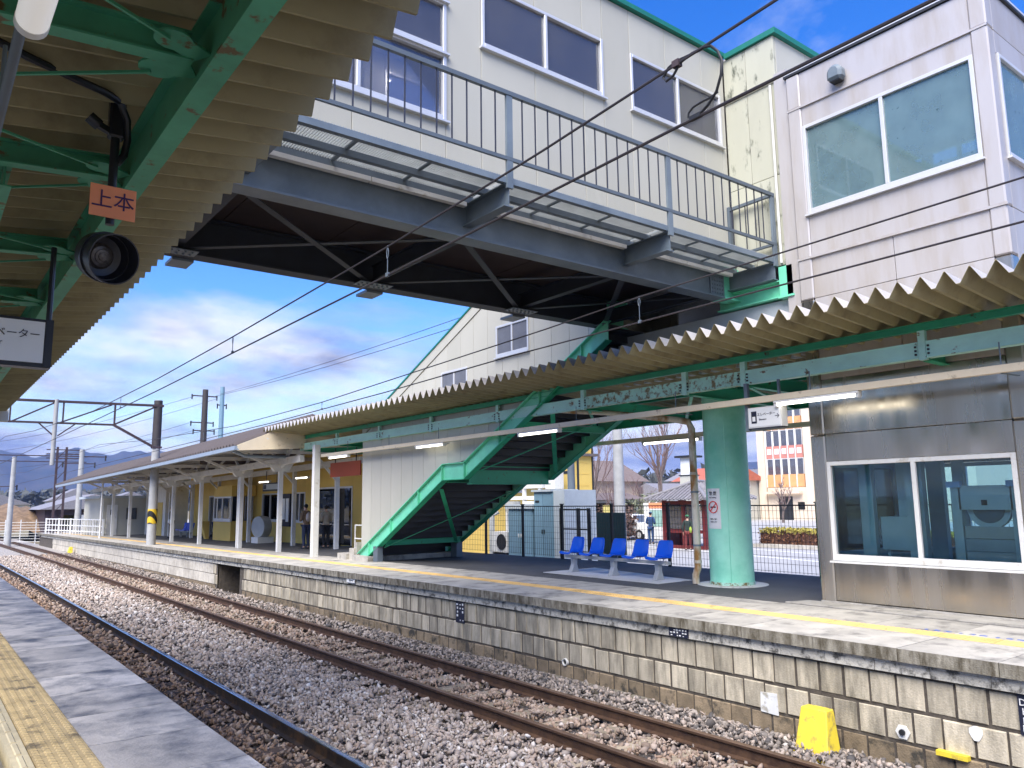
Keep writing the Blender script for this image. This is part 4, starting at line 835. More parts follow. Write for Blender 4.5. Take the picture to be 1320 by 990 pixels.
# ------------------------------------------------------------------ things hung from the near canopy
sg = empty('signal_repeater', (0.70, 4.2, 4.2), 'black round signal lamp on a hanging post under the near canopy', 'signal')
MB().tube([(0.70, 4.2, 4.60), (0.70, 4.2, 3.92)], 0.022, 10).build('post', M['signal'], sg, smooth=True)
MB().box(0.665, 0.74, 4.17, 4.24, 4.38, 4.66).build('junction_box', M['signal'], sg, bevel=0.01)
MB().tube([(0.62, 4.18, 4.42), (0.57, 4.17, 4.45)], 0.03, 10).build('cable_gland', M['signal'], sg, smooth=True); MB().bar((0.70, 4.20, 4.40), (0.60, 4.18, 4.43), 0.03).build('bracket', M['signal'], sg)
MB().tube([(0.10, 3.75, 4.50), (0.30, 3.85, 4.50), (0.48, 3.96, 4.52), (0.62, 4.07, 4.55), (0.70, 4.13, 4.55), (0.745, 4.17, 4.48), (0.755, 4.19, 4.38), (0.745, 4.2, 4.30), (0.715, 4.2, 4.25)], 0.019, 8).build('conduit', M['signal'], sg, smooth=True)
def disc(prof, c, d, n=28):
    """lathe about the direction d through c"""
    d = Vector(d).normalized(); q = d.to_track_quat('Z', 'Y').to_matrix(); vs = []; k = len(prof)
    for r, z in prof:
        for j in range(n): vs.append(Vector(c) + q @ Vector((r * math.cos(2 * math.pi * j / n), r * math.sin(2 * math.pi * j / n), z)))
    fs = [(i * n + j, i * n + (j + 1) % n, (i + 1) * n + (j + 1) % n, (i + 1) * n + j) for i in range(k - 1) for j in range(n)]
    mb = MB(); mb.add(vs, fs); return mb
dv = Vector((0.30, -0.90, -0.30)); lc = Vector((0.69, 4.22, 3.755))
disc([(0.0, -0.14), (0.075, -0.13), (0.118, -0.06), (0.122, 0.0), (0.128, 0.005), (0.128, 0.018), (0.110, 0.018), (0.104, 0.0), (0.098, -0.03), (0.06, -0.045), (0.0, -0.05)], lc, dv).build('lamp_housing', M['signal'], sg, smooth=True)
disc([(0.118, 0.0), (0.124, 0.06), (0.126, 0.10), (0.120, 0.10), (0.114, 0.0)], lc, dv).build('hood', M['signal'], sg, smooth=True)
disc([(0.0, -0.012), (0.02, -0.014), (0.022, -0.018), (0.035, -0.02), (0.037, -0.024), (0.052, -0.028), (0.054, -0.032), (0.066, -0.040)], lc, dv).build('lens', mat('ribbed_lens', (0.10, 0.09, 0.085), 0.3, 0.2, var=0.5, scale=60), sg, smooth=True)
pt = empty('signal_plate', (0.70, 4.17, 4.02), 'orange plate with two dark characters above the round signal lamp', 'sign')
q = Matrix.Rotation(math.radians(6), 3, 'Z')
MB().box(0.598, 0.808, 4.165, 4.169, 3.945, 4.110).build('plate', M['orange'], pt, bevel=0.001)
text('上本', 0.100, mat('dark_purple_print', (0.06, 0.02, 0.10), 0.6), pt, (0.703, 4.163, 4.03), '-y')
es = empty('hanging_sign', (-0.1, 6.0, 3.6), 'white elevator sign in a dark frame hung from the near canopy', 'sign')
B('frame', M['signal'], es, -1.15, 0.70, 6.0, 6.10, 3.445, 3.775); B('face', M['white_c'], es, -1.12, 0.65, 5.992, 6.0, 3.475, 3.755); B('end_board', M['signal'], es, 0.655, 0.70, 5.99, 6.0, 3.45, 3.775)
text('エレベーター', 0.066, M['navy'], es, (0.43, 5.990, 3.66), '-y'); text('Elevator', 0.048, M['navy'], es, (0.335, 5.990, 3.595), '-y')
for x in (0.675, -1.0): MB().tube([(x, 6.05, 3.77), (x, 6.05, 4.3)], 0.018, 8).build('hanger', M['signal'], es, smooth=True)
nl = empty('tube_lamp', (0.17, 1.9, 3.95), 'white tube lamp on a grey pipe at the upper corner', 'lamp')
a_, b_ = Vector((0.172, 2.40, 3.865)), Vector((0.185, 1.35, 3.87)); dd = (b_ - a_).normalized()
MB().tube([a_ - dd * 0.012, a_, a_ + dd * 0.02, b_ - dd * 0.02, b_], [0.030, 0.040, 0.042, 0.042, 0.03], 20).build('diffuser', M['tube_off'], nl, smooth=True)
MB().tube([a_ - dd * 0.018, a_ + dd * 0.012], 0.0435, 20).build('end_ring', M['white'], nl, smooth=True)
MB().tube([Vector((0.155, 2.41, 3.905)), Vector((0.155, 7.6, 3.905))], 0.016, 12).build('pipe', M['steel_l'], nl, smooth=True)
for yy in (3.22, 6.42): MB().tube([(0.155, yy, 3.91), (0.155, yy, 4.20)], 0.008, 6).build('hanger', M['steel'], nl)
MB().tube([(0.155, 1.5, 3.92), (0.155, 1.5, 4.12)], 0.008, 6).build('hanger', M['steel'], nl)

# ------------------------------------------------------------------ hanging sign on the far platform
hsn = empty('hanging_sign', (10.1, 6.85, 3.7), 'small white elevator sign with an arrow hung beside the mint column', 'sign')
B('box', M['white'], hsn, 10.02, 10.18, 6.55, 7.12, 3.55, 3.86, bevel=0.004); B('face', M['white_c'], hsn, 10.013, 10.02, 6.57, 7.10, 3.57, 3.84)
B('bottom_trim', M['dark'], hsn, 10.015, 10.185, 6.55, 7.12, 3.535, 3.549)
B('pictogram', M['navy'], hsn, 10.007, 10.013, 6.965, 7.055, 3.62, 3.80); B('pictogram_car', M['white_c'], hsn, 10.003, 10.007, 6.985, 7.035, 3.65, 3.72)
text('エレベーター', 0.052, M['navy'], hsn, (10.010, 6.80, 3.745), '-x'); text('Elevator', 0.040, M['navy'], hsn, (10.010, 6.86, 3.672), '-x'); text('→', 0.10, M['navy'], hsn, (10.010, 6.615, 3.705), '-x')
B('hanger', M['steel'], hsn, 10.06, 10.12, 7.14, 7.20, 3.52, 4.25); B('hanger', M['steel'], hsn, 10.08, 10.12, 6.6, 6.63, 3.86, 4.25)

# ------------------------------------------------------------------ mint column, downpipe, poster
gc = empty('bridge_column', (11.85, 8.95, 0.99), 'thick round mint green column standing on the far platform', 'column')
MB().lathe([(0.385, 0.0), (0.385, 4.0)], (11.85, 8.95, 1.0), 40).build('shaft', M['mint_col'], gc, smooth=True)
MB().lathe([(0.395, 0.0), (0.395, 0.05)], (11.85, 8.95, 1.001), 40).build('rusty_foot', M['mint_rust'], gc, smooth=True)
MB().bar((11.85 + 0.386 * math.cos(3.75), 8.95 + 0.386 * math.sin(3.75), 1.05), (11.85 + 0.386 * math.cos(3.75), 8.95 + 0.386 * math.sin(3.75), 4.9), 0.012, 0.008).build('weld_seam', M['mint_col'], gc)
po = empty('no_smoking_poster', (11.5, 8.9, 2.3), 'white no smoking notice taped to the mint column', 'notice')
def curved(name, u0, u1, z0, z1, r, m, n=6):
    vs = []; 
    for k in range(n + 1):
        a = math.radians(u0 + (u1 - u0) * k / n)
        for rr in (r, r + 0.004):
            vs += [(11.85 + rr * math.cos(a), 8.95 + rr * math.sin(a), z0), (11.85 + rr * math.cos(a), 8.95 + rr * math.sin(a), z1)]
    fs = []
    for k in range(n): o = 4 * k; fs += [(o, o + 1, o + 5, o + 4), (o + 2, o + 6, o + 7, o + 3), (o, o + 4, o + 6, o + 2), (o + 1, o + 3, o + 7, o + 5)]
    fs += [(0, 2, 3, 1), (4 * n, 4 * n + 1, 4 * n + 3, 4 * n + 2)]
    mb = MB(); mb.add(vs, fs); return mb.build(name, m, po)
curved('sheet', 152, 196, 1.98, 2.69, 0.387, M['white_c'])
def on_col(s, size, ang, z, m, nm='lettering'):
    a = math.radians(ang); n = Vector((math.cos(a), math.sin(a), 0)); cu = text(s, size, m, po, (11.85 + 0.397 * n.x, 8.95 + 0.397 * n.y, z), '-x', nm); cu.rotation_euler = (0, 0, a - math.pi); return cu
redp = mat('red_print', (0.75, 0.06, 0.06), 0.6)
on_col('禁 煙', 0.075, 175, 2.60, M['dark']); on_col('No Smoking', 0.032, 175, 2.53, M['dark']); on_col('禁煙にご協力', 0.026, 175, 2.15, M['dark']); on_col('お願いします', 0.026, 175, 2.10, M['dark'])
a = math.radians(175); n_ = Vector((math.cos(a), math.sin(a), 0)); t_ = Vector((-math.sin(a), math.cos(a), 0)); c_ = Vector((11.85, 8.95, 2.36)) + n_ * 0.398
MB().tube([c_ + (t_ * math.cos(2 * math.pi * k / 24) + Vector((0, 0, 1)) * math.sin(2 * math.pi * k / 24)) * 0.10 for k in range(25)], 0.009, 6).build('red_ring', redp, po)
MB().bar(c_ + t_ * 0.066 + Vector((0, 0, 0.066)), c_ - t_ * 0.066 - Vector((0, 0, 0.066)), 0.016, 0.004, up=n_).build('red_slash', redp, po)
MB().bar(c_ + t_ * 0.06 - n_ * 0.002, c_ - t_ * 0.06 - n_ * 0.002, 0.022, 0.003, up=n_).build('cigarette', M['dark'], po)
dp = empty('downpipe', (11.5, 9.35, 0.99), 'rust-streaked cream downpipe beside the mint column', 'pipe')
MB().tube([(10.62, 12.6, 4.42), (10.7, 10.9, 4.20), (11.3, 9.62, 3.98), (11.43, 9.44, 3.93), (11.47, 9.40, 3.80), (11.47, 9.40, 1.35), (11.47, 9.40, 1.28), (11.42, 9.42, 1.15), (11.42, 9.42, 1.0)], [0.05, 0.05, 0.06, 0.065, 0.066, 0.066, 0.066, 0.064, 0.064], 14).build('pipe', M['pipe_w'], dp, smooth=True)
for z in (2.62, 1.66): MB().lathe([(0.072, 0), (0.072, 0.035)], (11.47, 9.40, z), 14).build('clip', M['steel'], dp)
for z in (2.95, 1.36): MB().lathe([(0.071, 0), (0.073, 0.02), (0.071, 0.05)], (11.47, 9.40, z), 14).build('socket', M['pipe_w'], dp, smooth=True)

# ------------------------------------------------------------------ bench with five blue shell seats
bn = empty('platform_bench', (11.5, 11.6, 0.99), 'row of five glossy blue shell seats on grey legs', 'bench')
def seat_mesh():
    """a moulded bucket seat facing -X: pan and curved back from one profile swept across"""
    prof = [(-0.235, 0.375, 0.15), (-0.245, 0.40, 0.19), (-0.20, 0.415, 0.205), (-0.08, 0.395, 0.215), (0.06, 0.385, 0.215), (0.13, 0.41, 0.215), (0.17, 0.49, 0.21), (0.20, 0.60, 0.205), (0.225, 0.70, 0.19), (0.235, 0.735, 0.155)]
    m = 7; vs = []
    for th in (0.0, 0.016):
        for i, (x, z, w) in enumerate(prof):
            for j in range(m):
                u = j / (m - 1) * 2 - 1; cup = 0.035 * u * u * (1 if i > 1 else 0.3)
                nx, nz = (0, 1) if i < 5 else (-1, 0.15)
                vs.append((x + nx * (cup + th), u * w, z + nz * (cup * 0.8 + th)))
    k = len(prof); n1 = k * m; fs = []
    for i in range(k - 1):
        for j in range(m - 1):
            o = i * m + j; fs += [(o, o + 1, o + m + 1, o + m), (n1 + o, n1 + o + m, n1 + o + m + 1, n1 + o + 1)]
    for i in range(k - 1):
        for j in (0, m - 1): o = i * m + j; fs.append((o, o + m, n1 + o + m, n1 + o))
    for i in (0, k - 1):
        for j in range(m - 1): o = i * m + j; fs.append((o, o + 1, n1 + o + 1, n1 + o))
    mb = MB(); mb.add(vs, fs); me = mb.mesh('seat', M['seat']); recalc(me); me.shade_smooth(); return me
sm = seat_mesh()
for k in range(5):
    o = piece('seat', sm, bn, (11.5, 10.33 + 0.62 * k, 0.99)); o.modifiers.new('sub', 'SUBSURF').render_levels = 1
    MB().tube([(11.6, 10.33 + 0.62 * k, 1.35), (11.68, 10.33 + 0.62 * k, 1.5)], 0.012, 6).build('seat_bracket', M['legs'], bn)
B('bearer', M['legs'], bn, 11.46, 11.54, 10.1, 13.05, 1.285, 1.345)
for y in (10.38, 11.58, 12.78):
    mb = MB(); mb.prism([(11.36, 0.995), (11.62, 0.995), (11.58, 1.05), (11.545, 1.16), (11.56, 1.285), (11.44, 1.285), (11.455, 1.16), (11.40, 1.05)], 'y', y - 0.055, y + 0.055); mb.build('leg', M['legs'], bn, bevel=0.008)

# ------------------------------------------------------------------ mesh fence behind the platform
FY = [4.8, 6.65, 8.50, 10.40, 12.28, 14.12, 16.0, 17.7, 19.5, 21.3]
fn = empty('mesh_fence', (14.0, 12, 0.99), 'black wire mesh fence along the back of the platform', 'fence')
for i, y in enumerate(FY):
    pp = MB(); pp.box(13.97, 14.03, y - 0.03, y + 0.03, 0.9, 2.40); pp.box(13.955, 14.045, y - 0.045, y + 0.045, 2.40, 2.425)
    po_ = pp.build('post', M['dark'], fn)
    if i + 1 < len(FY):
        w = MB(); a, b = y + 0.03, FY[i + 1] - 0.03; k = int((b - a) / 0.085)
        for j in range(k + 1): yy = a + (b - a) * j / k; w.box(13.997, 14.003, yy - 0.0028, yy + 0.0028, 1.02, 2.36)
        for z in np.arange(1.05, 2.37, 0.15): w.box(13.990, 13.997, a, b, z - 0.003, z + 0.003)
        w.box(13.985, 14.005, a, b, 2.345, 2.37)
        w.build('mesh_panel', M['dark'], fn, kind='stuff')

# ------------------------------------------------------------------ small things on the platform wall
yb_ = empty('yellow_marker', (7.98, 5.0, -0.2), 'yellow wedge-shaped marker block at the foot of the platform wall', 'marker')
mb = MB(); mb.add([(7.78, 4.80, -0.2), (8.05, 4.80, -0.2), (8.05, 5.20, -0.2), (7.78, 5.20, -0.2), (7.90, 4.86, 0.27), (8.05, 4.86, 0.27), (8.05, 5.16, 0.27), (7.90, 5.16, 0.27)], [(0, 3, 2, 1), (4, 5, 6, 7), (0, 1, 5, 4), (1, 2, 6, 5), (2, 3, 7, 6), (3, 0, 4, 7)])
mb.build('body', M['yellow'], yb_, bevel=0.01); B('base_lip', M['yellow'], yb_, 7.76, 8.05, 4.78, 5.22, -0.22, -0.18)
yb2 = clone(yb_, (7.78, 52.0, -0.25), 'small distant yellow marker block beside the rusty track')
pl1 = empty('number_plate', (8.19, 12.25, 0.5), 'dark plate with worn white marks on the upper block row', 'plate')
B('plate', M['navy'], pl1, 8.185, 8.197, 12.10, 12.38, 0.33, 0.71)
wk = MB()
for r in range(5):
    for c in range(3):
        if random.random() < 0.75: yy = 12.13 + c * 0.085; z = 0.37 + r * 0.068; wk.box(8.181, 8.185, yy, yy + random.uniform(0.02, 0.06), z, z + random.uniform(0.015, 0.04))
wk.build('worn_marks', M['white_c'], pl1, kind='stuff')
pl2 = empty('number_plate', (8.14, 7.05, 0.78), 'dark plate with worn white characters on the coping band', 'plate')
B('plate', M['navy'], pl2, 8.128, 8.144, 6.88, 7.20, 0.735, 0.85); wk = MB()
for c in range(6):
    for r in range(3):
        if random.random() < 0.8: yy = 6.90 + c * 0.048; z = 0.745 + r * 0.033; wk.box(8.124, 8.128, yy, yy + random.uniform(0.015, 0.035), z, z + random.uniform(0.01, 0.024))
wk.build('worn_marks', M['white_c'], pl2, kind='stuff')
pl3 = empty('number_plate', (8.19, 2.95, 0.55), 'dark lettered plate cut by the frame edge on the block wall', 'plate')
B('plate', M['navy'], pl3, 8.183, 8.197, 2.80, 3.11, 0.36, 0.73)
for s, z, yy in (('D-', 0.645, 3.055), ('H', 0.565, 3.05), ('L', 0.485, 3.06), ('し', 0.41, 3.06)): text(s, 0.085, M['white_c'], pl3, (8.180, yy, z), '-x')
pl4 = empty('number_plate', (8.19, 20.0, 0.5), 'small faded arrow plate on the coping left of the stair foot', 'plate')
B('plate', M['white_c'], pl4, 8.10, 8.12, 16.35, 16.75, 0.74, 0.84); B('arrow_shaft', M['navy'], pl4, 8.094, 8.10, 16.42, 16.62, 0.785, 0.797); B('arrow_bar', M['navy'], pl4, 8.094, 8.10, 16.56, 16.58, 0.755, 0.83)
pl4.location = (8.11, 16.5, 0.78)
for ch in pl4.children: ch.location = Vector((8.19, 20.0, 0.5)) - Vector((8.11, 16.5, 0.78))
dr = disc([(0.055, -0.05), (0.055, 0.03), (0.045, 0.03), (0.045, -0.05)], (8.2, 9.36, 0.07), (-1, 0, 0), 20)
dro = dr.build('drain_pipe', M['white'], smooth=True); tag(dro, 'short white drain pipe poking out of the block wall', 'pipe'); disc([(0.0, 0), (0.046, 0)], (8.2, 9.36, 0.07), (-1, 0, 0), 20).build('bore', M['dark'], dro)
hp = disc([(0.075, 0.0), (0.075, 0.012), (0.0, 0.012)], (8.197, 4.2, 0.15), (-1, 0, 0), 6); ho = hp.build('anchor_plate', M['white']); tag(ho, 'small white anchor plate with a dark hole in the lower block row', 'plate'); disc([(0.03, 0.0), (0.03, 0.03), (0.0, 0.03)], (8.19, 4.2, 0.15), (-1, 0, 0), 10).build('hole', M['dark'], ho)
dk = MB(); dk.prism([(3.5 + 0.06 * math.cos(a) * (1 + 0.2 * math.sin(3 * a)), 0.285 + 0.07 * math.sin(a)) for a in np.linspace(0, 2 * math.pi, 11)[:-1]], 'x', 8.188, 8.197); tag(dk.build('paint_patch', M['white_c']), 'round white paint patch on a block right of the anchor plate', 'paint patch')
dk = MB(); dk.prism([(5.64, 0.02), (5.88, 0.03), (5.87, 0.25), (5.65, 0.26)], 'x', 8.188, 8.197); tag(dk.build('paint_patch', mat('flaking_white_paint', (0.74, 0.74, 0.72), 0.6, var=0.1, col2=(0.40, 0.37, 0.30), amt=0.35, scale2=9)), 'square flaking white paint patch left of the yellow marker block', 'paint patch')
tag(B('marker_bar', M['yellow'], None, 8.13, 8.2, 3.57, 3.86, 0.025, 0.07), 'thin yellow bar fixed along the lower blocks', 'bar')

# ------------------------------------------------------------------ old canopy of the station
oc = empty('station_canopy', (10.6, 38, 4.0), 'brown-roofed canopy on white posts in front of the yellow station', 'canopy')
def ez(y): return 4.40 - 0.014 * (y - 24.0)
y = 24.4; k = 0
while y < 57:
    a, b = y, y + 0.9; mb = MB(); n = 3; c = 0
    prof = []
    for i in range(n): u = a + (b - a) * i / n; w = (b - a) / n; prof += [(u, 0), (u + w * 0.62, 0), (u + w * 0.72, 0.07), (u + w * 0.90, 0.07)]
    prof.append((b - 0.002, 0)); vs = []
    for dz in (0, 0.012):
        for (x, zz) in ((8.02, -0.06), (10.6, 1.02), (13.4, 0.25)): vs += [(x + crv(u) * 2, u, ez(u) + zz + h + dz) for u, h in prof]
    m_ = len(prof); fs = []
    for r in range(2):
        for i in range(2):
            for j in range(m_ - 1): o = r * 3 * m_ + i * m_ + j; fs.append((o, o + 1, o + m_ + 1, o + m_))
    for j in range(m_ - 1):
        for i in (0, 2): o = i * m_ + j; fs.append((o, o + 1, 3 * m_ + o + 1, 3 * m_ + o))
    mb.add(vs, fs); mb.build('roof_sheet', M['roof_brown'], oc); y += 0.9
for i in range(8):
    a, b = 24.3 + 4.1 * i, 24.3 + 4.1 * (i + 1)
    MB().bar((8.03 + 2 * crv(a), a, ez(a) - 0.14), (8.03 + 2 * crv(b), b, ez(b) - 0.14), 0.14, 0.12).build('gutter', M['fascia'], oc)
    MB().bar((10.15 + 2 * crv(a), a, ez(a) - 0.42), (10.15 + 2 * crv(b), b, ez(b) - 0.42), 0.16, 0.22).build('wall_plate', M['white'], oc)
    MB().bar((12.3 + 2 * crv(a), a, ez(a) - 0.42), (12.3 + 2 * crv(b), b, ez(b) - 0.42), 0.16, 0.22).build('wall_plate', M['white'], oc)
    MB().bar((9.0 + 2 * crv(a), a, ez(a) + 0.20), (9.0 + 2 * crv(b), b, ez(b) + 0.20), 0.08, 0.08).build('purlin', M['white'], oc)
mb = MB(); mb.prism([(8.0, ez(24.3) - 0.22), (8.0, ez(24.3) - 0.05), (10.6, ez(24.3) + 1.04), (13.4, ez(24.3) + 0.3), (13.4, ez(24.3) + 0.1)], 'y', 24.30, 24.36); mb.build('verge_board', M['rail_cream'], oc)
PY = [26.2, 30.05, 35.0, 39.2, 43.4, 47.5, 51.6]
for i, y in enumerate(PY):
    c = 2 * crv(y); z0 = pz(y); e = ez(y)
    for x in (10.2, 12.3):
        B('post', M['white'], oc, x + c - 0.07, x + c + 0.07, y - 0.07, y + 0.07, z0 - 0.02, e - 0.50)
    mb = MB(); mb.prism([(9.95, e - 0.75), (10.45, e - 0.75), (10.62, e - 0.48), (9.78, e - 0.48)], 'y', y - 0.09, y + 0.09); mb.v = [(v[0] + c, v[1], v[2]) for v in mb.v]; mb.build('post_cap', M['white'], oc)
    MB().bar((10.0 + c, y, e - 0.62), (8.45 + c, y, e + 0.02), 0.08, 0.09).build('strut', M['white'], oc); MB().bar((10.4 + c, y, e - 0.62), (11.25 + c, y, e + 0.35), 0.08, 0.09).build('strut', M['white'], oc)
    MB().bar((10.2 + c, y + 0.05, e - 0.62), (10.2 + c, y + 1.0, e + 0.1), 0.08, 0.08).build('strut', M['white'], oc); MB().bar((10.2 + c, y - 0.05, e - 0.62), (10.2 + c, y - 1.0, e + 0.1), 0.08, 0.08).build('strut', M['white'], oc)
    MB().bar((8.15 + c, y, e - 0.10), (13.3 + c, y, e - 0.02), 0.10, 0.14).build('tie_beam', M['white'], oc)
    MB().bar((12.3 + c, y, z0 + 2.4), (11.5 + c, y, e - 0.2), 0.07, 0.09).build('strut', M['white'], oc)
    mb = MB(); mb.prism([(8.3, e - 0.02), (10.1, e + 0.6), (10.1, e - 0.05), (9.3, e + 0.02)], 'y', y + 0.06, y + 0.08); mb.v = [(v[0] + c, v[1], v[2]) for v in mb.v]; mb.build('gusset_board', M['white'], oc)
MB().tube([(8.1, 25.0, ez(25) - 0.18), (8.5, 25.1, ez(25) - 0.33), (9.35, 25.2, ez(25) - 0.33), (10.15, 25.6, ez(25) - 0.30)], 0.055, 10).build('gutter_pipe', M['fascia'], oc, smooth=True)
p2 = B('canopy_post', M['white'], None, 9.80, 9.98, 22.6, 22.78, 0.9, 4.30); tag(p2, 'square white post in front of the two waiting travellers', 'post')
for (x, y, lab) in ((10.15, 30.5, 'slim white pipe post paired with a canopy post'), (8.55, 48.2, 'slim grey post at the far end of the brown-roofed canopy')):
    mb = MB(); mb.lathe([(0.05, 0.0), (0.05, 3.1)], (x, y, pz(y) - 0.02), 10); tag(mb.build('pipe_post', M['white'], smooth=True), lab, 'post')
rb = empty('red_board', (11, 23, 3.6), 'dark red board hanging under the canopy beside the stair enclosure', 'sign'); B('board', M['banner'], rb, 10.98, 11.02, 21.9, 24.05, 3.36, 3.82); B('hanger', M['dark'], rb, 10.99, 11.01, 22.2, 22.23, 3.82, 4.3); B('hanger', M['dark'], rb, 10.99, 11.01, 23.7, 23.73, 3.82, 4.3)

# ------------------------------------------------------------------ station building
st = empty('station_building', (20, 40, 0.9), 'yellow-walled station building behind the brown-roofed canopy', 'building')
def sw(y0, y1, z0, z1, m='yellow_wall', x=13.2): B('wall_panel', M[m], st, x, x + 0.15, y0 + 0.004, y1 - 0.004, z0, z1)
# platform side: doors and windows between yellow panels
ops = [(26.9, 30.6, 0.95, 3.15, 'door'), (31.3, 32.5, 1.75, 3.0, 'win'), (34.3, 36.3, 1.75, 3.0, 'win'), (37.5, 38.6, 0.85, 3.0, 'door'), (39.4, 41.6, 1.7, 2.95, 'win'), (42.6, 44.4, 0.8, 3.0, 'door')]
yy = 25.6
for (a, b, z0, z1, kd) in ops:
    n = max(1, round((a - yy) / 0.9))
    for k in range(n): sw(yy + (a - yy) * k / n, yy + (a - yy) * (k + 1) / n, 0.75, 4.6)
    sw(a, b, z1, 4.6)
    if z0 > 1.2: sw(a, b, 0.75, z0)
    if kd == 'win': window(st, 'x', 13.2, a, b, z0, z1, 2, 0.06, 'pane_dark')
    else:
        fr = MB().box(13.18, 13.3, a, a + 0.07, z0, z1).box(13.18, 13.3, b - 0.07, b, z0, z1).box(13.18, 13.3, a + 0.07, b - 0.07, z1 - 0.07, z1); fo = fr.build('door', M['alu'], st)
        for k in range(2): B('pane', M['pane_dark'], fo, 13.24, 13.25, a + 0.07 + (b - a - 0.14) * k / 2, a + 0.07 + (b - a - 0.14) * (k + 1) / 2 - 0.03, z0, z1 - 0.07)
    yy = b
sw(yy, 48.0, 0.75, 4.6)
B('side_wall', M['yellow_wall'], st, 22.4, 26.5, 28.0, 28.15, 0.1, 6.0); B('side_wall', M['yellow_wall'], st, 13.35, 22.4, 28.0, 28.15, 0.1, 4.6); B('inner_wall', M['interior'], st, 17.0, 17.1, 28.2, 48, 0.6, 4.6); B('rear_wall', M['yellow_wall'], st, 26.35, 26.5, 28.15, 48, 0.1, 6.0); B('end_wall', M['yellow_wall'], st, 13.2, 26.5, 48.0, 48.15, 0.1, 4.6)
B('roof', M['roof_brown'], st, 13.0, 26.8, 27.8, 48.4, 4.62, 4.75); B('upper_roof', M['roof_brown'], st, 22.2, 26.8, 27.8, 48.4, 6.0, 6.1); B('floor', M['conc'], st, 13.4, 26.3, 28.2, 47.9, 0.6, 0.85); B('corner_trim', M['dark'], st, 26.5, 26.58, 27.96, 28.1, 0.1, 6.0); B('awning', M['dark'], st, 19.6, 24.3, 26.9, 28.0, 3.72, 3.84)
for k in range(9): B('siding_batten', M['yellow_wall'], st, 22.45, 26.3, 27.985, 28.0, 1.0 + k * 0.55, 1.015 + k * 0.55)
for (x0, x1) in ((20.3, 21.2), (21.6, 22.2)): window(st, 'y', 28.0, x0, x1, 2.9, 3.7, 1, 0.06, 'pane_dark')
B('notice_board', M['navy'], st, 13.10, 13.18, 32.7, 34.1, 1.55, 2.95)
for k in range(3): B('notice_sheet', M['white_c'], st, 13.08, 13.1, 32.8 + 0.42 * k, 33.1 + 0.42 * k, 1.75 + 0.1 * (k % 2), 2.75)
tb = empty('ticket_booth', (12.6, 39.5, 0.85), 'yellow ticket booth with a window beside the canopy post', 'booth')
B('lower_wall', M['yellow_wall'], tb, 12.0, 13.15, 37.0, 39.6, 0.82, 1.75); B('upper_wall', M['yellow_wall'], tb, 12.0, 13.15, 37.0, 39.6, 2.9, 3.4); window(tb, 'x', 12.0, 37.0, 39.6, 1.75, 2.9, 2, 0.08, 'pane_dark'); B('rear_panel', M['dark'], tb, 12.4, 12.45, 37.05, 39.55, 1.75, 2.9)
mb = MB(); mb.prism([(11.6, 1.72), (12.0, 1.72), (12.0, 0.85), (11.85, 0.85)], 'y', 40.2, 40.5); mb.build('counter', M['yellow_wall'], tb)
hb = empty('platform_sign', (12.0, 33.5, 3.3), 'small dark framed sign hanging before the yellow station wall', 'sign'); B('frame', M['dark'], hb, 12.0, 12.08, 31.2, 33.0, 3.05, 3.40); B('face', M['cab_grey'], hb, 11.985, 12.0, 31.3, 32.9, 3.12, 3.34); B('hanger', M['dark'], hb, 12.03, 12.05, 31.5, 31.53, 3.4, 3.9); B('hanger', M['dark'], hb, 12.03, 12.05, 32.7, 32.73, 3.4, 3.9); B('pictogram', M['navy'], hb, 11.975, 11.985, 32.55, 32.85, 3.14, 3.32)
sb_ = empty('waiting_bench', (12.4, 45.5, 0.8), 'short row of blue seats far down the platform', 'bench')
for k in range(3): mb = MB(); mb.prism([(12.0, 1.15), (12.45, 1.12), (12.55, 1.55), (12.48, 1.56), (12.40, 1.18), (12.0, 1.2)], 'y', 44.6 + 0.6 * k, 45.1 + 0.6 * k); mb.build('seat', M['seat'], sb_)
B('bearer', M['legs'], sb_, 12.2, 12.28, 44.6, 46.3, 1.05, 1.12)
for y in (44.8, 46.1): B('leg', M['legs'], sb_, 12.18, 12.3, y - 0.04, y + 0.04, 0.8, 1.05)
dm = empty('round_drum', (12.3, 33.8, 0.86), 'grey round drum on a white box beside a canopy post', 'drum'); disc([(0.0, -0.2), (0.45, -0.2), (0.48, 0), (0.45, 0.2), (0.0, 0.2)], (12.3, 33.8, 1.55), (-1, -0.3, 0), 20).build('drum', M['legs'], dm, smooth=True); B('stand', M['white'], dm, 12.0, 12.7, 33.4, 34.2, 0.84, 1.12)
hr = empty('step_handrail', (11.3, 21.5, 0.93), 'white handrail and concrete steps at the foot of the stair', 'handrail')
B('step', M['conc'], hr, 10.0, 10.35, 20.75, 21.3, 0.9, 1.1); B('step', M['conc'], hr, 10.1, 10.45, 20.45, 20.75, 0.9, 1.25); B('step', M['conc'], hr, 10.15, 10.5, 20.37, 20.45, 0.9, 1.42)
for (a, b) in (((10.9, 22.0, 0.93), (10.9, 22.0, 1.85)), ((10.9, 22.0, 1.85), (10.9, 21.2, 1.85)), ((10.9, 21.2, 1.85), (10.9, 20.5, 2.2)), ((10.9, 22.0, 1.45), (10.9, 21.2, 1.45)), ((10.9, 21.2, 1.45), (10.9, 20.5, 1.8)), ((10.9, 21.2, 0.93), (10.9, 21.2, 1.85))): MB().tube([a, b], 0.022, 8).build('rail', M['white'], hr, smooth=True)

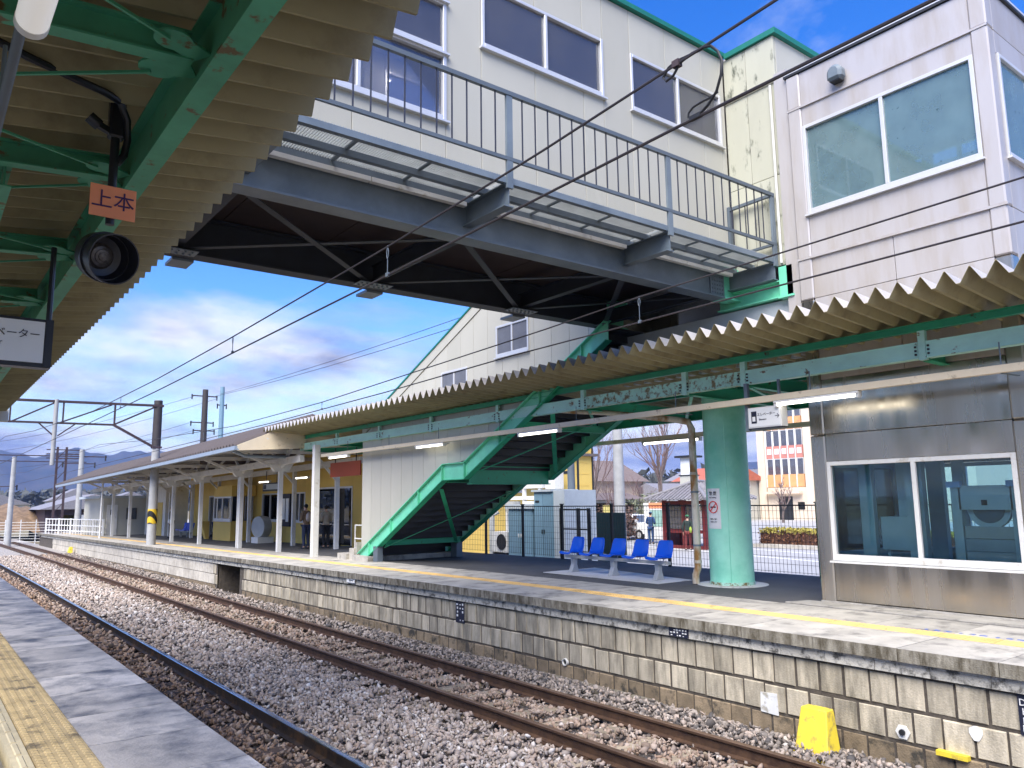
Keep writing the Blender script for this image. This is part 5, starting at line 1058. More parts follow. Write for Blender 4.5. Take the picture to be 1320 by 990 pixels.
# ------------------------------------------------------------------ gantries, poles and lines
gn = empty('catenary_gantry', (8.5, 36.6, 0.9), 'rusty catenary gantry on a concrete pole with a striped band', 'gantry')
mb = MB(); mb.lathe([(0.19, 0.0), (0.16, 6.3)], (8.5, 36.6, 0.82), 20); mb.build('pole', M['pole'], gn, smooth=True); mb = MB(); mb.lathe([(0.185, 0.0), (0.175, 2.0)], (8.5, 36.6, 5.1), 20); mb.build('pole_top', M['pole_d'], gn, smooth=True)
def stripes():
    m = bpy.data.materials.new('hazard_stripes'); m.use_nodes = True; nt = m.node_tree; N = nt.nodes; L = nt.links
    tc = N.new('ShaderNodeTexCoord'); w = N.new('ShaderNodeTexWave'); w.wave_type = 'BANDS'; w.bands_direction = 'DIAGONAL'; w.inputs['Scale'].default_value = 1.25; L.new(tc.outputs['Object'], w.inputs[0])
    r = N.new('ShaderNodeValToRGB'); r.color_ramp.interpolation = 'CONSTANT'; r.color_ramp.elements[0].color = (0.015, 0.015, 0.015, 1); r.color_ramp.elements[1].color = (0.75, 0.5, 0.03, 1); r.color_ramp.elements[1].position = 0.5
    L.new(w.outputs[0], r.inputs[0]); L.new(r.outputs[0], N['Principled BSDF'].inputs['Base Color']); return m
mb = MB(); mb.lathe([(0.197, 0.0), (0.195, 0.62)], (8.5, 36.6, 1.75), 20); mb.build('striped_band', stripes(), gn, smooth=True)
G = 'gantry'
for (p, q, w) in (((8.4, 36.6, 6.88), (-2.5, 36.6, 6.70), 0.10), ((6.75, 36.6, 5.95), (-2.5, 36.6, 5.85), 0.08), ((8.35, 36.6, 6.8), (6.75, 36.6, 5.95), 0.07), ((6.75, 36.6, 5.95), (8.4, 36.6, 5.05), 0.10), ((6.78, 36.6, 6.85), (6.78, 36.6, 5.95), 0.07), ((6.65, 36.6, 6.8), (4.65, 36.6, 5.9), 0.06), ((4.85, 36.6, 6.8), (4.85, 36.6, 5.9), 0.06), ((4.6, 36.6, 6.8), (3.0, 36.6, 5.88), 0.06), ((3.0, 36.6, 6.78), (3.0, 36.6, 5.88), 0.06), ((5.3, 36.6, 5.9), (4.7, 36.6, 5.4), 0.05), ((4.0, 36.6, 5.9), (4.55, 36.6, 5.4), 0.05)): MB().bar(p, q, w).build('truss_member', M[G], gn)
mb = MB(); mb.lathe([(0.085, 0.0), (0.085, 2.7)], (4.58, 36.6, 4.2), 12); mb.build('drop_post', M['pole'], gn, smooth=True)
B('collar', M[G], gn, 8.30, 8.70, 36.42, 36.78, 6.82, 6.92); B('collar', M[G], gn, 8.32, 8.70, 36.42, 36.78, 5.0, 5.08)
def pole(x, y, z0, h, r, m, label, arms=(), name='utility_pole'):
    p = empty(name, (x, y, z0), label, 'pole'); mb = MB(); mb.lathe([(r, 0.0), (r * 0.72, h)], (x, y, z0), 14); mb.build('shaft', M[m], p, smooth=True)
    for (z, a, b, w) in arms: 
        MB().bar((x - a, y, z0 + z), (x + b, y, z0 + z), w).build('crossarm', M['gantry'], p)
        for e in (-a, b): MB().tube([(x + e * 0.95, y, z0 + z - 0.28), (x + e * 0.95, y, z0 + z + 0.1)], 0.05, 8).build('insulator', M['dark'], p)
    return p
pole(17.2, 60.0, 0, 11.1, 0.28, 'pole_d', 'dark-topped utility pole with several crossarms behind the canopy roof', ((10.6, 1.0, 0.9, 0.08), (8.6, 1.0, 0.7, 0.08), (8.0, 0.8, 0.8, 0.08)))
pole(18.45, 60.0, 0, 11.4, 0.22, 'cab_blue', 'slim blue-grey steel pole right of the crossarm pole', ((10.0, 0.35, 0.35, 0.08),))
pole(9.55, 62.0, 0.3, 6.2, 0.22, 'pole', 'pale concrete pole with wide thin crossarm near the white fence', ((5.7, 5.2, 1.6, 0.07), (5.2, 1.2, 0.9, 0.06)))
lt = empty('lattice_pole', (8.4, 63, 0.3), 'twin lattice steel pole between the distant concrete poles', 'pole')
for dx in (-0.28, 0.28): B('leg', M['gantry'], lt, 8.45 + dx - 0.07, 8.45 + dx + 0.07, 63 - 0.07, 63 + 0.07, 0.3, 6.7)
for k in range(8): MB().bar((8.17, 63, 0.6 + 0.75 * k), (8.73, 63, 1.3 + 0.75 * k), 0.04).build('lattice', M['gantry'], lt)
for z in (6.5, 6.2, 5.9): MB().bar((7.5, 63, z), (9.6, 63, z), 0.07).build('crossarm', M['gantry'], lt)
pole(5.9, 66.0, -0.2, 6.3, 0.2, 'pole', 'leftmost concrete line pole with a thin crossarm', ((6.0, 2.6, 4.6, 0.06), (4.2, 2.2, 0.3, 0.05)))
pole(3.6, 95.0, -0.3, 8.0, 0.2, 'pole', 'distant thin line pole at the left edge', ((7.2, 2.0, 2.0, 0.08),))
pole(19.85, 19.6, 0.1, 7.0, 0.215, 'pole', 'thick grey concrete pole beyond the mesh fence', name='utility_pole')
pole(17.6, 19.6, 0.1, 5.8, 0.15, 'steel_l', 'grey steel pole with pipes between the cabinet and the fence gate', name='steel_pole')
MB().tube([(17.82, 19.5, 0.1), (17.82, 19.5, 5.0)], 0.04, 8).build('cable_pipe', M['dark'], bpy.data.objects['steel_pole'], smooth=True)
for k, (a, b) in enumerate((((18.3, 59.8, 10.85), (17.2, 5.0, 10.2)), ((17.8, 59.8, 10.6), (17.0, 5.0, 9.6)), ((16.3, 59.8, 10.5), (6.0, 95.0, 9.0)), ((17.9, 59.8, 10.4), (8.0, 100.0, 8.6)), ((16.3, 59.8, 8.6), (9.0, 100.0, 7.4)), ((16.5, 59.8, 8.0), (9.4, 100.0, 6.8)))):
    a, b = Vector(a), Vector(b); P = [a.lerp(b, t) - Vector((0, 0, 1.6 * t * (1 - t))) for t in np.linspace(0, 1, 9)]; mb = MB(); mb.tube(P, 0.014, 5)
    tag(mb.build('power_line', M['wire'], smooth=True), ['upper power line passing in front of the sloping cream roof', 'lower power line passing in front of the sloping cream roof', 'topmost thin power line left of the crossarm pole', 'second thin power line left of the crossarm pole', 'third thin power line left of the crossarm pole', 'lowest thin power line left of the crossarm pole'][k], 'cable')

# ------------------------------------------------------------------ buildings and fences at the far end of the platform
sh_ = empty('white_shed', (11, 54, 0.7), 'low white shed with a flat pale roof past the canopy', 'shed')
B('wall', M['cream'], sh_, 9.6, 13.0, 53.5, 60, 0.7, 3.0); B('roof', M['cab_grey'], sh_, 9.3, 13.3, 53.2, 60.3, 3.0, 3.15); B('door', M['white'], sh_, 9.8, 10.4, 53.46, 53.5, 0.75, 2.6); B('window', M['pane_dark'], sh_, 10.9, 11.5, 53.46, 53.5, 1.7, 2.4); B('door_light', M['dark'], sh_, 10.0, 10.15, 53.44, 53.46, 2.0, 2.3)
sh2 = empty('white_hut', (14, 47, 0.7), 'taller white hut behind the striped pole', 'shed')
B('wall', M['white'], sh2, 11.9, 13.15, 48.3, 53.0, 0.7, 3.9); B('roof', M['cab_grey'], sh2, 11.7, 13.3, 48.25, 53.1, 3.9, 4.0); B('door', M['yellow_wall'], sh2, 11.87, 11.9, 48.9, 50.0, 0.75, 2.7)
bh = empty('brown_house', (9, 90, 0), 'low dark brown house behind the white fence', 'house')
B('wall', M['gantry'], bh, 9.5, 17, 78, 88, -0.3, 2.3)
mb = MB(); mb.prism([(9.0, 2.3), (17.5, 2.3), (13.2, 3.6)], 'y', 77.5, 88.5); mb.build('roof', M['tileroof'], bh); B('window', M['pane_dark'], bh, 10.5, 11.8, 77.95, 78, 0.8, 1.8); B('door', M['white'], bh, 12.3, 13.2, 77.95, 78, -0.2, 1.8)
wf = empty('white_fence', (9, 58, 0.7), 'white tubular fence at the end of the far platform', 'fence')
fx = [(7.8, 63.0), (8.3, 61.0), (8.7, 59.0), (9.05, 57.0), (9.35, 55.0), (9.6, 53.2)]
for (x, y) in fx: B('post', M['white_c'], wf, x - 0.05, x + 0.05, y - 0.05, y + 0.05, 0.65, 1.75)
for (a, b) in zip(fx, fx[1:]):
    for z in (0.95, 1.3, 1.7): MB().bar((*a, z), (*b, z), 0.06).build('rail', M['white_c'], wf)
    for t in (0.25, 0.5, 0.75): MB().bar((a[0] + (b[0] - a[0]) * t, a[1] + (b[1] - a[1]) * t, 0.7), (a[0] + (b[0] - a[0]) * t, a[1] + (b[1] - a[1]) * t, 1.7), 0.04).build('bar', M['white_c'], wf)
lf = empty('low_mesh_fence', (6, 75, 0), 'pale mesh fence in front of the brown bank', 'fence')
for k in range(9): B('post', M['white'], lf, 1.5 + 0.9 * k, 1.56 + 0.9 * k, 74 - 0.8 * k, 74.06 - 0.8 * k, -0.3, 1.6)
for z in np.arange(0.0, 1.6, 0.2): MB().bar((1.5, 74, z), (8.7, 67.6, z), 0.025).build('wire', M['white'], lf)
bk = MB(); nx, ny = 24, 6; vs = []
for i in range(nx + 1):
    for j in range(ny + 1):
        u, v_ = i / nx, j / ny; vs.append((1.5 + 13 * u, 80 + 14 * v_, -0.5 + 3.3 * math.sin(math.pi * min(1, u * 1.15 if u < .87 else 1)) ** 0.6 * math.sin(math.pi * min(1.0, v_ * 0.8 + 0.1)) + 0.15 * math.sin(i * 2.1 + j)))
bk.add(vs, [(i * (ny + 1) + j, (i + 1) * (ny + 1) + j, (i + 1) * (ny + 1) + j + 1, i * (ny + 1) + j + 1) for i in range(nx) for j in range(ny)])
tag(bk.build('earth_bank', mat('dry_grass_bank', (0.20, 0.13, 0.075), 0.95, var=0.4, scale=2, bump=0.8, bscale=9), smooth=True), kind='structure')
for k, (x, y, w, h) in enumerate(((-14, 150, 10, 5), (2, 170, 9, 5.5), (14, 180, 10, 5), (26, 175, 9, 6), (38, 185, 11, 5.5)))  :
    t = empty('distant_house', (x, y, 0), ['low grey-roofed house at the far left edge', 'small house beyond the earth bank', 'small house behind the lattice pole', 'small house behind the brown house', 'small house half hidden by the white shed', 'small house hidden behind the canopy posts'][k], 'house', 'small houses below the hills')
    B('wall', M['cream'], t, x - w / 2, x + w / 2, y - 3, y + 3, -0.4, h * 0.6); mb = MB(); mb.prism([(x - w / 2 - 0.4, h * 0.6), (x + w / 2 + 0.4, h * 0.6), (x, h)], 'y', y - 3.4, y + 3.4); mb.build('roof', M['tileroof'], t); B('window', M['pane_dark'], t, x - 1, x + 1, y - 3.05, y - 3, 0.8, 2.0)
# wooded belt at the foot of the hills
def twigs(name, cx, cy, z0, n, sx, sy, h, m, label=None, seed=1, kind=None, parent=None, size=0.35):
    r = np.random.default_rng(seed); mb = MB(); vs = []; fs = []
    for k in range(n):
        p = np.array([cx + r.uniform(-sx, sx), cy + r.uniform(-sy, sy), z0 + h * r.uniform(0.02, 1) ** 0.8]); a = r.normal(size=3); a /= np.linalg.norm(a); b = np.cross(a, r.normal(size=3)); b /= np.linalg.norm(b); s = size * r.uniform(0.5, 1.3)
        vs += [tuple(p - a * s), tuple(p + b * s * 0.5), tuple(p + a * s), tuple(p - b * s * 0.5)]; fs.append((4 * k, 4 * k + 1, 4 * k + 2, 4 * k + 3))
    mb.add(vs, fs); return mb.build(name, m, parent, fix=False, kind=kind)
wd = twigs('distant_woods', 130, 420, -0.4, 9000, 330, 25, 10, mat('winter_woods', (0.07, 0.075, 0.07), 0.95, var=0.4, scale=0.03), seed=4, kind='stuff', size=2.6); tag(wd, 'grey-brown winter woods at the foot of the hills', 'woods')
wd2 = twigs('distant_woods', 230, 200, 0.0, 5000, 60, 60, 11, bpy.data.materials['winter_woods'], seed=9, kind='stuff', size=1.6); tag(wd2, 'grey winter woods behind the forecourt houses', 'woods')

# ------------------------------------------------------------------ service yard behind the fence
ca_ = empty('service_cabinet', (17, 21, 0.1), 'low blue-grey cabinet with a ribbed top behind the fence', 'cabinet')
B('body', M['cab_blue'], ca_, 16.5, 17.5, 20.32, 21.65, 0.4, 2.25); B('cap', M['cab_grey'], ca_, 16.42, 17.6, 20.25, 21.75, 2.25, 2.40); B('plinth', M['conc'], ca_, 16.45, 17.55, 20.3, 21.7, 0.1, 0.4)
for k in range(2): d_ = B('door', M['cab_blue'], ca_, 16.48, 16.5, 20.36 + 0.65 * k, 20.98 + 0.65 * k, 0.5, 2.18); B('handle', M['white_c'], d_, 16.45, 16.48, 20.9 + 0.14 * k, 20.93 + 0.14 * k, 1.3, 1.42)
cb_ = empty('service_cabinet', (17, 19.5, 0.1), 'tall blue-grey cabinet with pale side behind the fence', 'cabinet')
B('body', M['cab_blue'], cb_, 16.5, 17.5, 19.3, 20.24, 0.4, 2.80); B('side_panel', M['cab_grey'], cb_, 16.53, 17.9, 18.75, 19.29, 0.4, 2.84); B('cap', M['cab_grey'], cb_, 16.42, 17.6, 19.28, 20.3, 2.80, 2.87); B('plinth', M['conc'], cb_, 16.45, 17.95, 18.7, 20.24, 0.1, 0.4)
for k in range(2): d_ = B('door', M['cab_blue'], cb_, 16.48, 16.5, 19.33 + 0.45 * k, 19.75 + 0.45 * k, 0.5, 2.72); B('handle', M['dark'], d_, 16.45, 16.48, 19.70 + 0.1 * k, 19.72 + 0.1 * k, 1.45, 1.58)
B('maker_plate', M['dark'], cb_, 16.47, 16.479, 19.95, 20.15, 2.45, 2.52)
ac = empty('air_conditioner', (17, 22.5, 0.4), 'white outdoor air conditioner unit beside the low cabinet', 'air conditioner')
B('casing', M['white'], ac, 16.6, 17.1, 21.85, 22.75, 0.75, 1.45); disc([(0.0, 0.0), (0.26, 0.0), (0.27, 0.015), (0.28, 0.0)], (16.59, 22.2, 1.1), (-1, 0, 0), 20).build('fan_grille', M['dark'], ac); 
for y in (21.95, 22.65): B('foot', M['dark'], ac, 16.6, 17.1, y - 0.04, y + 0.04, 0.1, 0.75)
MB().tube([(16.7, 22.9, 0.2), (16.7, 22.9, 2.0), (16.9, 22.8, 2.15)], 0.1, 10).build('duct', M['legs'], ac, smooth=True)
tr_ = empty('pipe_rack', (18, 23, 0.1), 'white pipe rack with boxes above the air conditioner', 'rack')
for y in (21.3, 22.2, 23.2): B('post', M['white'], tr_, 17.6, 17.7, y - 0.06, y + 0.06, 0.1, 3.0)
B('rail', M['white'], tr_, 17.58, 17.72, 21.1, 23.4, 2.55, 2.68); B('rail', M['white'], tr_, 17.58, 17.72, 21.1, 23.4, 2.95, 3.08); B('box', M['legs'], tr_, 17.4, 17.7, 22.5, 23.0, 2.1, 2.5); B('box', M['white'], tr_, 17.4, 17.7, 21.5, 21.9, 2.15, 2.5); B('box', M['white'], tr_, 17.3, 17.7, 20.1, 20.6, 2.9, 3.5)
gt = empty('fence_gate', (14.6, 16.5, 0.9), 'black framed gate standing behind the mesh fence', 'gate')
for y in (16.7, 17.15, 17.9): B('post', M['dark'], gt, 15.6, 15.68, y - 0.04, y + 0.04, 0.1, 2.28)
for z in (1.0, 1.65, 2.22): B('rail', M['dark'], gt, 15.62, 15.66, 16.7, 17.9, z, z + 0.04)
B('mesh_sheet', mat('dark_teal_tarpaulin', (0.02, 0.05, 0.06), 0.7, var=0.2), gt, 15.9, 15.95, 15.55, 16.65, 0.1, 2.15)

# ------------------------------------------------------------------ forecourt: kiosk, signs, car
kx, ky, kz = 31.5, 25.5, 0.1
kk = empty('red_kiosk', (kx, ky, kz), 'dark red timber kiosk with a grey tiled hip roof', 'kiosk')
for dx in (-1.25, 0.0, 1.25):
    for dy in (-1.25, 1.25): B('post', M['red'], kk, kx + dx - 0.09, kx + dx + 0.09, ky + dy - 0.09, ky + dy + 0.09, kz, kz + 2.35)
for dx in (-1.25, 1.25): B('post', M['red'], kk, kx + dx - 0.09, kx + dx + 0.09, ky - 0.09, ky + 0.09, kz, kz + 2.35)
for z in (0.0, 0.75, 2.15):
    B('rail', M['red'], kk, kx - 1.3, kx + 1.3, ky - 1.32, ky - 1.2, kz + z, kz + z + 0.16); B('rail', M['red'], kk, kx - 1.32, kx - 1.2, ky - 1.19, ky + 1.3, kz + z, kz + z + 0.16)
for (a, b) in ((-1.1, -0.1), (0.1, 1.1)): B('pane', M['pane'], kk, kx + a, kx + b, ky - 1.27, ky - 1.25, kz + 0.95, kz + 2.1); B('pane', M['pane'], kk, kx - 1.27, kx - 1.25, ky + a, ky + b, kz + 0.95, kz + 2.1)
B('rear_wall', M['red'], kk, kx - 1.2, kx + 1.2, ky + 1.26, ky + 1.3, kz, kz + 2.3)
e_, t_ = 1.95, 0.35; rf = MB(); rf.add([(kx - e_, ky - e_, kz + 2.35), (kx + e_, ky - e_, kz + 2.35), (kx + e_, ky + e_, kz + 2.35), (kx - e_, ky + e_, kz + 2.35), (kx - t_, ky, kz + 3.2), (kx + t_, ky, kz + 3.2)], [(0, 1, 5, 4), (1, 2, 5), (2, 3, 4, 5), (3, 0, 4), (3, 2, 1, 0)])
ro = rf.build('roof', M['tileroof'], kk)
for k in range(17):
    x = kx - e_ + 0.12 + k * 0.23; f_ = min(1.0, (e_ - abs(x - kx)) / (e_ - t_)); y1 = ky - e_ * (1 - f_); z1 = kz + 2.35 + 0.85 * f_
    if f_ > 0.05: MB().tube([(x, ky - e_ - 0.02, kz + 2.37), (x, y1, z1 + 0.02)], 0.05, 6).build('tile_roll', M['tileroof'], ro)
    y = ky - e_ + 0.12 + k * 0.23; g_ = min(1.0, (e_ - abs(y - ky)) / e_); x1 = kx - e_ + (e_ - t_) * g_; z1 = kz + 2.35 + 0.85 * g_
    if g_ > 0.05: MB().tube([(kx - e_ - 0.02, y, kz + 2.37), (x1, y, z1 + 0.02)], 0.05, 6).build('tile_roll', M['tileroof'], ro)
for (a, b) in (((kx - e_, ky - e_, kz + 2.4), (kx - t_, ky, kz + 3.26)), ((kx + e_, ky - e_, kz + 2.4), (kx + t_, ky, kz + 3.26)), ((kx - t_, ky, kz + 3.26), (kx + t_, ky, kz + 3.26)), ((kx - e_, ky + e_, kz + 2.4), (kx - t_, ky, kz + 3.26))): MB().tube([a, b], 0.09, 8).build('ridge_tile', M['tileroof'], ro, smooth=True)
ct = empty('clock_tower', (38, 31.5, 0.1), 'white square lamp tower rising behind the kiosk roof', 'tower'); B('shaft', M['cream'], ct, 37.6, 38.4, 31.1, 31.9, 0.1, 3.9); B('lantern', M['white_c'], ct, 37.65, 38.35, 31.15, 31.85, 3.95, 5.0); B('dial', M['dark'], ct, 37.9, 38.1, 31.13, 31.15, 4.2, 4.7); B('cap', M['dark'], ct, 37.4, 38.6, 30.9, 32.1, 5.0, 5.12); B('band', M['dark'], ct, 37.55, 38.45, 31.05, 31.95, 3.9, 3.95)
ib = empty('information_board', (33.2, 30.2, 0.1), 'white information board with an orange header beside the kiosk', 'board')
B('board', M['white_c'], ib, 33.3, 33.4, 28.6, 31.0, 0.3, 2.3); B('header', M['orange'], ib, 33.28, 33.3, 28.6, 30.6, 2.0, 2.3); B('map', mat('faded_green_map', (0.30, 0.48, 0.42), 0.6, var=0.3, scale=3), ib, 33.28, 33.3, 28.9, 30.5, 1.0, 1.9)
for y in (28.8, 30.8): B('post', M['dark'], ib, 33.4, 33.5, y - 0.05, y + 0.05, 0.1, 2.3)
ys_ = empty('yellow_notice', (31.5, 32.0, 0.1), 'small yellow notice on a thin post right of the concrete pole', 'sign'); B('face', mat('pale_yellow_notice', (0.75, 0.66, 0.25), 0.6), ys_, 31.45, 31.5, 31.7, 32.4, 1.5, 2.2); B('post', M['red'], ys_, 31.5, 31.55, 32.02, 32.08, 0.1, 1.5)
car = empty('parked_car', (35.5, 34.0, 0.1), 'white hatchback parked beyond the concrete pole', 'car')
def car_build(cx, cy, z):
    sec = [(-2.05, 0.45, 0.75), (-2.0, 0.40, 0.95), (-1.2, 0.35, 1.02), (-0.6, 0.35, 1.48), (0.9, 0.35, 1.50), (1.6, 0.35, 1.05), (2.0, 0.40, 0.98), (2.05, 0.45, 0.7)]
    mb = MB(); vs = []
    for (y, z0, z1) in sec:
        t = 0.62 if z1 > 1.2 else 0.80; vs += [(cx - 0.83, cy + y, z + z0), (cx - 0.83, cy + y, z + min(z1, 0.95)), (cx - t, cy + y, z + z1), (cx + t, cy + y, z + z1), (cx + 0.83, cy + y, z + min(z1, 0.95)), (cx + 0.83, cy + y, z + z0)]
    n = len(sec); fs = [(0, 1, 2, 3, 4, 5), tuple(6 * (n - 1) + i for i in (5, 4, 3, 2, 1, 0))] + [(6 * i + j, 6 * i + 6 + j, 6 * i + 6 + (j + 1) % 6, 6 * i + (j + 1) % 6) for i in range(n - 1) for j in range(6)]
    mb.add(vs, fs); mb.build('body', M['white_c'], car, bevel=0.03)
    ws = MB(); ws.add([(cx - 0.70, cy - 1.17, z + 1.04), (cx + 0.70, cy - 1.17, z + 1.04), (cx + 0.57, cy - 0.64, z + 1.45), (cx - 0.57, cy - 0.64, z + 1.45)], [(0, 1, 2, 3)]); ws.v = [(v[0], v[1] - 0.012, v[2] + 0.012) for v in ws.v]; ws.build('windscreen', M['pane_dark'], car, fix=False)
    sw_ = MB(); sw_.add([(cx - 0.81, cy - 1.0, z + 1.0), (cx - 0.81, cy + 1.4, z + 1.0), (cx - 0.66, cy + 0.95, z + 1.42), (cx - 0.66, cy - 0.55, z + 1.42)], [(0, 1, 2, 3)]); sw_.v = [(v[0] - 0.01, v[1], v[2]) for v in sw_.v]; sw_.build('side_window', M['dark'], car, fix=False)
    for s in (-1, 1): B('headlight', M['alu'], car, cx + s * 0.62 - 0.14, cx + s * 0.62 + 0.14, cy - 2.07, cy - 1.98, z + 0.68, z + 0.82); B('mirror', M['white_c'], car, cx + s * 0.92 - 0.08, cx + s * 0.92 + 0.08, cy - 0.85, cy - 0.75, z + 1.0, z + 1.12)
    B('grille', M['dark'], car, cx - 0.4, cx + 0.4, cy - 2.07, cy - 2.03, z + 0.5, z + 0.66)
    for s in (-1, 1):
        for y in (-1.3, 1.3): w = disc([(0.0, -0.09), (0.30, -0.09), (0.31, 0.09), (0.0, 0.09)], (cx + s * 0.76, cy + y, z + 0.31), (s, 0, 0), 18).build('wheel', M['dark'], car); disc([(0.0, 0.0), (0.18, 0.0)], (cx + s * 0.86, cy + y, z + 0.31), (s, 0, 0), 14).build('rim', M['alu'], w)
car_build(35.5, 34.0, 0.1)
hd = empty('clipped_hedge', (35, 18, 0.2), 'clipped hedge with yellowish top across the road', 'hedge')
B('stems', mat('hedge_stems', (0.09, 0.04, 0.025), 0.9), hd, 34.5, 35.8, 9.2, 24.2, 0.2, 0.78)
hl = mat('hedge_leaf_brown', (0.16, 0.07, 0.035), 0.8, var=0.5, scale=4); hy = mat('hedge_leaf_yellow', (0.32, 0.27, 0.05), 0.8, var=0.4, scale=4)
twigs('lower_leaves', 35.1, 16.7, 0.2, 6000, 0.78, 7.6, 0.62, hl, seed=3, parent=hd, size=0.09); twigs('upper_leaves', 35.1, 16.7, 0.70, 5000, 0.78, 7.6, 0.28, hy, seed=5, parent=hd, size=0.09)

# ------------------------------------------------------------------ office block and houses
ob = empty('office_building', (78, 45, 0.1), 'orange and cream office block with bands of windows and signboards', 'building')
wallc = mat('cream_render', (0.70, 0.58, 0.44), 0.7, var=0.05); orange = mat('orange_tile_panel', (0.66, 0.34, 0.14), 0.7, var=0.1, rnd=0.06); rosy = mat('rose_panel', (0.55, 0.22, 0.17), 0.7, var=0.08, rnd=0.05)
OX = 75.0
def oy(px): return {0: 51.9}.get(px, px)
B('core', wallc, ob, OX + 0.2, OX + 14, 30, 52.3, 0.1, 14.0)
fl = [(0.1, 3.6), (3.6, 6.7), (6.7, 9.8), (9.8, 12.9)]
bays = [51.3 - 0.92 * k for k in range(6)]; bays2 = [45.5 - 0.92 * k for k in range(6)]
for seg in (bays, bays2):
    for a, b in zip(seg, seg[1:]):
        for k, (z0, z1) in enumerate(fl[1:], 1):
            B('spandrel', rosy if k == 2 else orange, ob, OX + 0.02, OX + 0.2, b + 0.06, a - 0.06, z0, z0 + 1.35)
            f_ = MB().box(OX + 0.05, OX + 0.2, b + 0.06, b + 0.12, z0 + 1.35, z1).box(OX + 0.05, OX + 0.2, a - 0.12, a - 0.06, z0 + 1.35, z1).box(OX + 0.05, OX + 0.2, b + 0.12, a - 0.12, z1 - 0.1, z1); w_ = f_.build('window', M['white'], ob)
            B('pane', M['pane'], w_, OX + 0.1, OX + 0.14, b + 0.12, a - 0.12, z0 + 1.36, z1 - 0.1); B('pane_backing', random.choice([M['cab_grey'], M['cab_grey'], M['cab_blue'], M['depth'], M['white']]), w_, OX + 0.16, OX + 0.19, b + 0.12, a - 0.12, z0 + 1.37 + random.choice([0, 0, 0.5]), z1 - 0.11)  # backing colours imitate sky reflected in the glass; some are plain blinds
            B('mullion', M['white'], ob, OX - 0.04, OX + 0.2, a - 0.055, a + 0.055, z0 + 0.002, z1 - 0.002)
            if k == 2 and seg is bays: B('sign_square', M['white_c'], ob, OX - 0.02, OX + 0.018, b + 0.2, a - 0.2, z0 + 0.45, z0 + 1.05)
            if k == 3:
                sgm = MB()
                for q_ in range(6): yy = b + 0.2 + 0.08 * q_ * random.uniform(0.6, 1.0); zz = z0 + 0.3 + 0.12 * random.randint(0, 6); sgm.box(OX + 0.005, OX + 0.019, yy, yy + random.uniform(0.05, 0.3), zz, zz + 0.06)
                sgm.build('sign_strokes', rosy, ob, kind='stuff')
for y in (51.85, 46.1, 40.2): B('pier', wallc, ob, OX - 0.15, OX + 0.2, y - 0.45, y + 0.45, 0.1, 13.5)
for (y0, y1) in ((46.6, 51.3), (40.7, 45.5)): B('ground_wall', wallc, ob, OX, OX + 0.2, y0, y1, 0.1, 3.55)
B('entrance', M['dark'], ob, OX - 0.03, OX, 48.3, 50.0, 0.1, 2.6); B('canopy_slab', wallc, ob, OX - 0.8, OX - 0.16, 47.0, 51.2, 2.9, 3.1); B('ground_window', M['pane_dark'], ob, OX - 0.02, OX, 46.9, 47.7, 1.2, 2.0)
def house(x, y, w, d, h, rh, wm, rm, label, axis='x', name='house'):
    t = empty(name, (x, y, 0.1), label, 'house'); B('wall', wm, t, x - w / 2, x + w / 2, y - d / 2, y + d / 2, 0.1, 0.1 + h); mb = MB()
    if axis == 'x': mb.prism([(y - d / 2 - 0.5, 0.1 + h), (y + d / 2 + 0.5, 0.1 + h), (y, 0.1 + h + rh)], 'x', x - w / 2 - 0.5, x + w / 2 + 0.5)
    else: mb.prism([(x - w / 2 - 0.5, 0.1 + h), (x + w / 2 + 0.5, 0.1 + h), (x, 0.1 + h + rh)], 'y', y - d / 2 - 0.5, y + d / 2 + 0.5)
    mb.build('roof', rm, t)
    for k in range(2): 
        f_ = B('window', M['white'], t, x - w / 2 + 1.0 + 2.6 * k, x - w / 2 + 2.4 + 2.6 * k, y - d / 2 - 0.06, y - d / 2, 1.2, 2.4); B('pane', M['pane_dark'], f_, x - w / 2 + 1.1 + 2.6 * k, x - w / 2 + 2.3 + 2.6 * k, y - d / 2 - 0.075, y - d / 2 - 0.061, 1.3, 2.3)
        if h > 4.2: f_ = B('window', M['white'], t, x - w / 2 + 1.0 + 2.6 * k, x - w / 2 + 2.4 + 2.6 * k, y - d / 2 - 0.06, y - d / 2, 3.6, 4.6); B('pane', M['pane_dark'], f_, x - w / 2 + 1.1 + 2.6 * k, x - w / 2 + 2.3 + 2.6 * k, y - d / 2 - 0.075, y - d / 2 - 0.061, 3.7, 4.5)
    return t
tan = mat('tan_house_wall', (0.36, 0.28, 0.22), 0.8, var=0.08); brn = mat('brown_shingle_roof', (0.17, 0.13, 0.115), 0.8, var=0.15)
hz_ = house(55.5, 60, 9.5, 8, 4.2, 2.3, tan, brn, 'tan two-storey house with a brown roof behind bare trees')
house(63, 55, 6, 6, 2.7, 1.3, M['white'], M['tileroof'], 'low white house with a grey roof behind the shrubs'); house(72, 55.5, 7, 6, 4.3, 1.5, M['cream'], mat('red_roof', (0.42, 0.12, 0.07), 0.7), 'house with a red-orange roof behind the downpipe', 'y')
house(40, 42, 5.5, 3.5, 2.4, 0.5, M['white'], brn, 'white outbuilding with a flat dark roof left of the concrete pole'); house(88, 62, 8, 7, 4.5, 1.6, M['cab_grey'], M['tileroof'], 'grey house glimpsed beside the office block', 'y')
house(95, 75, 9, 8, 5.0, 1.8, tan, M['tileroof'], 'far house between the bare tree and the hills', 'y')

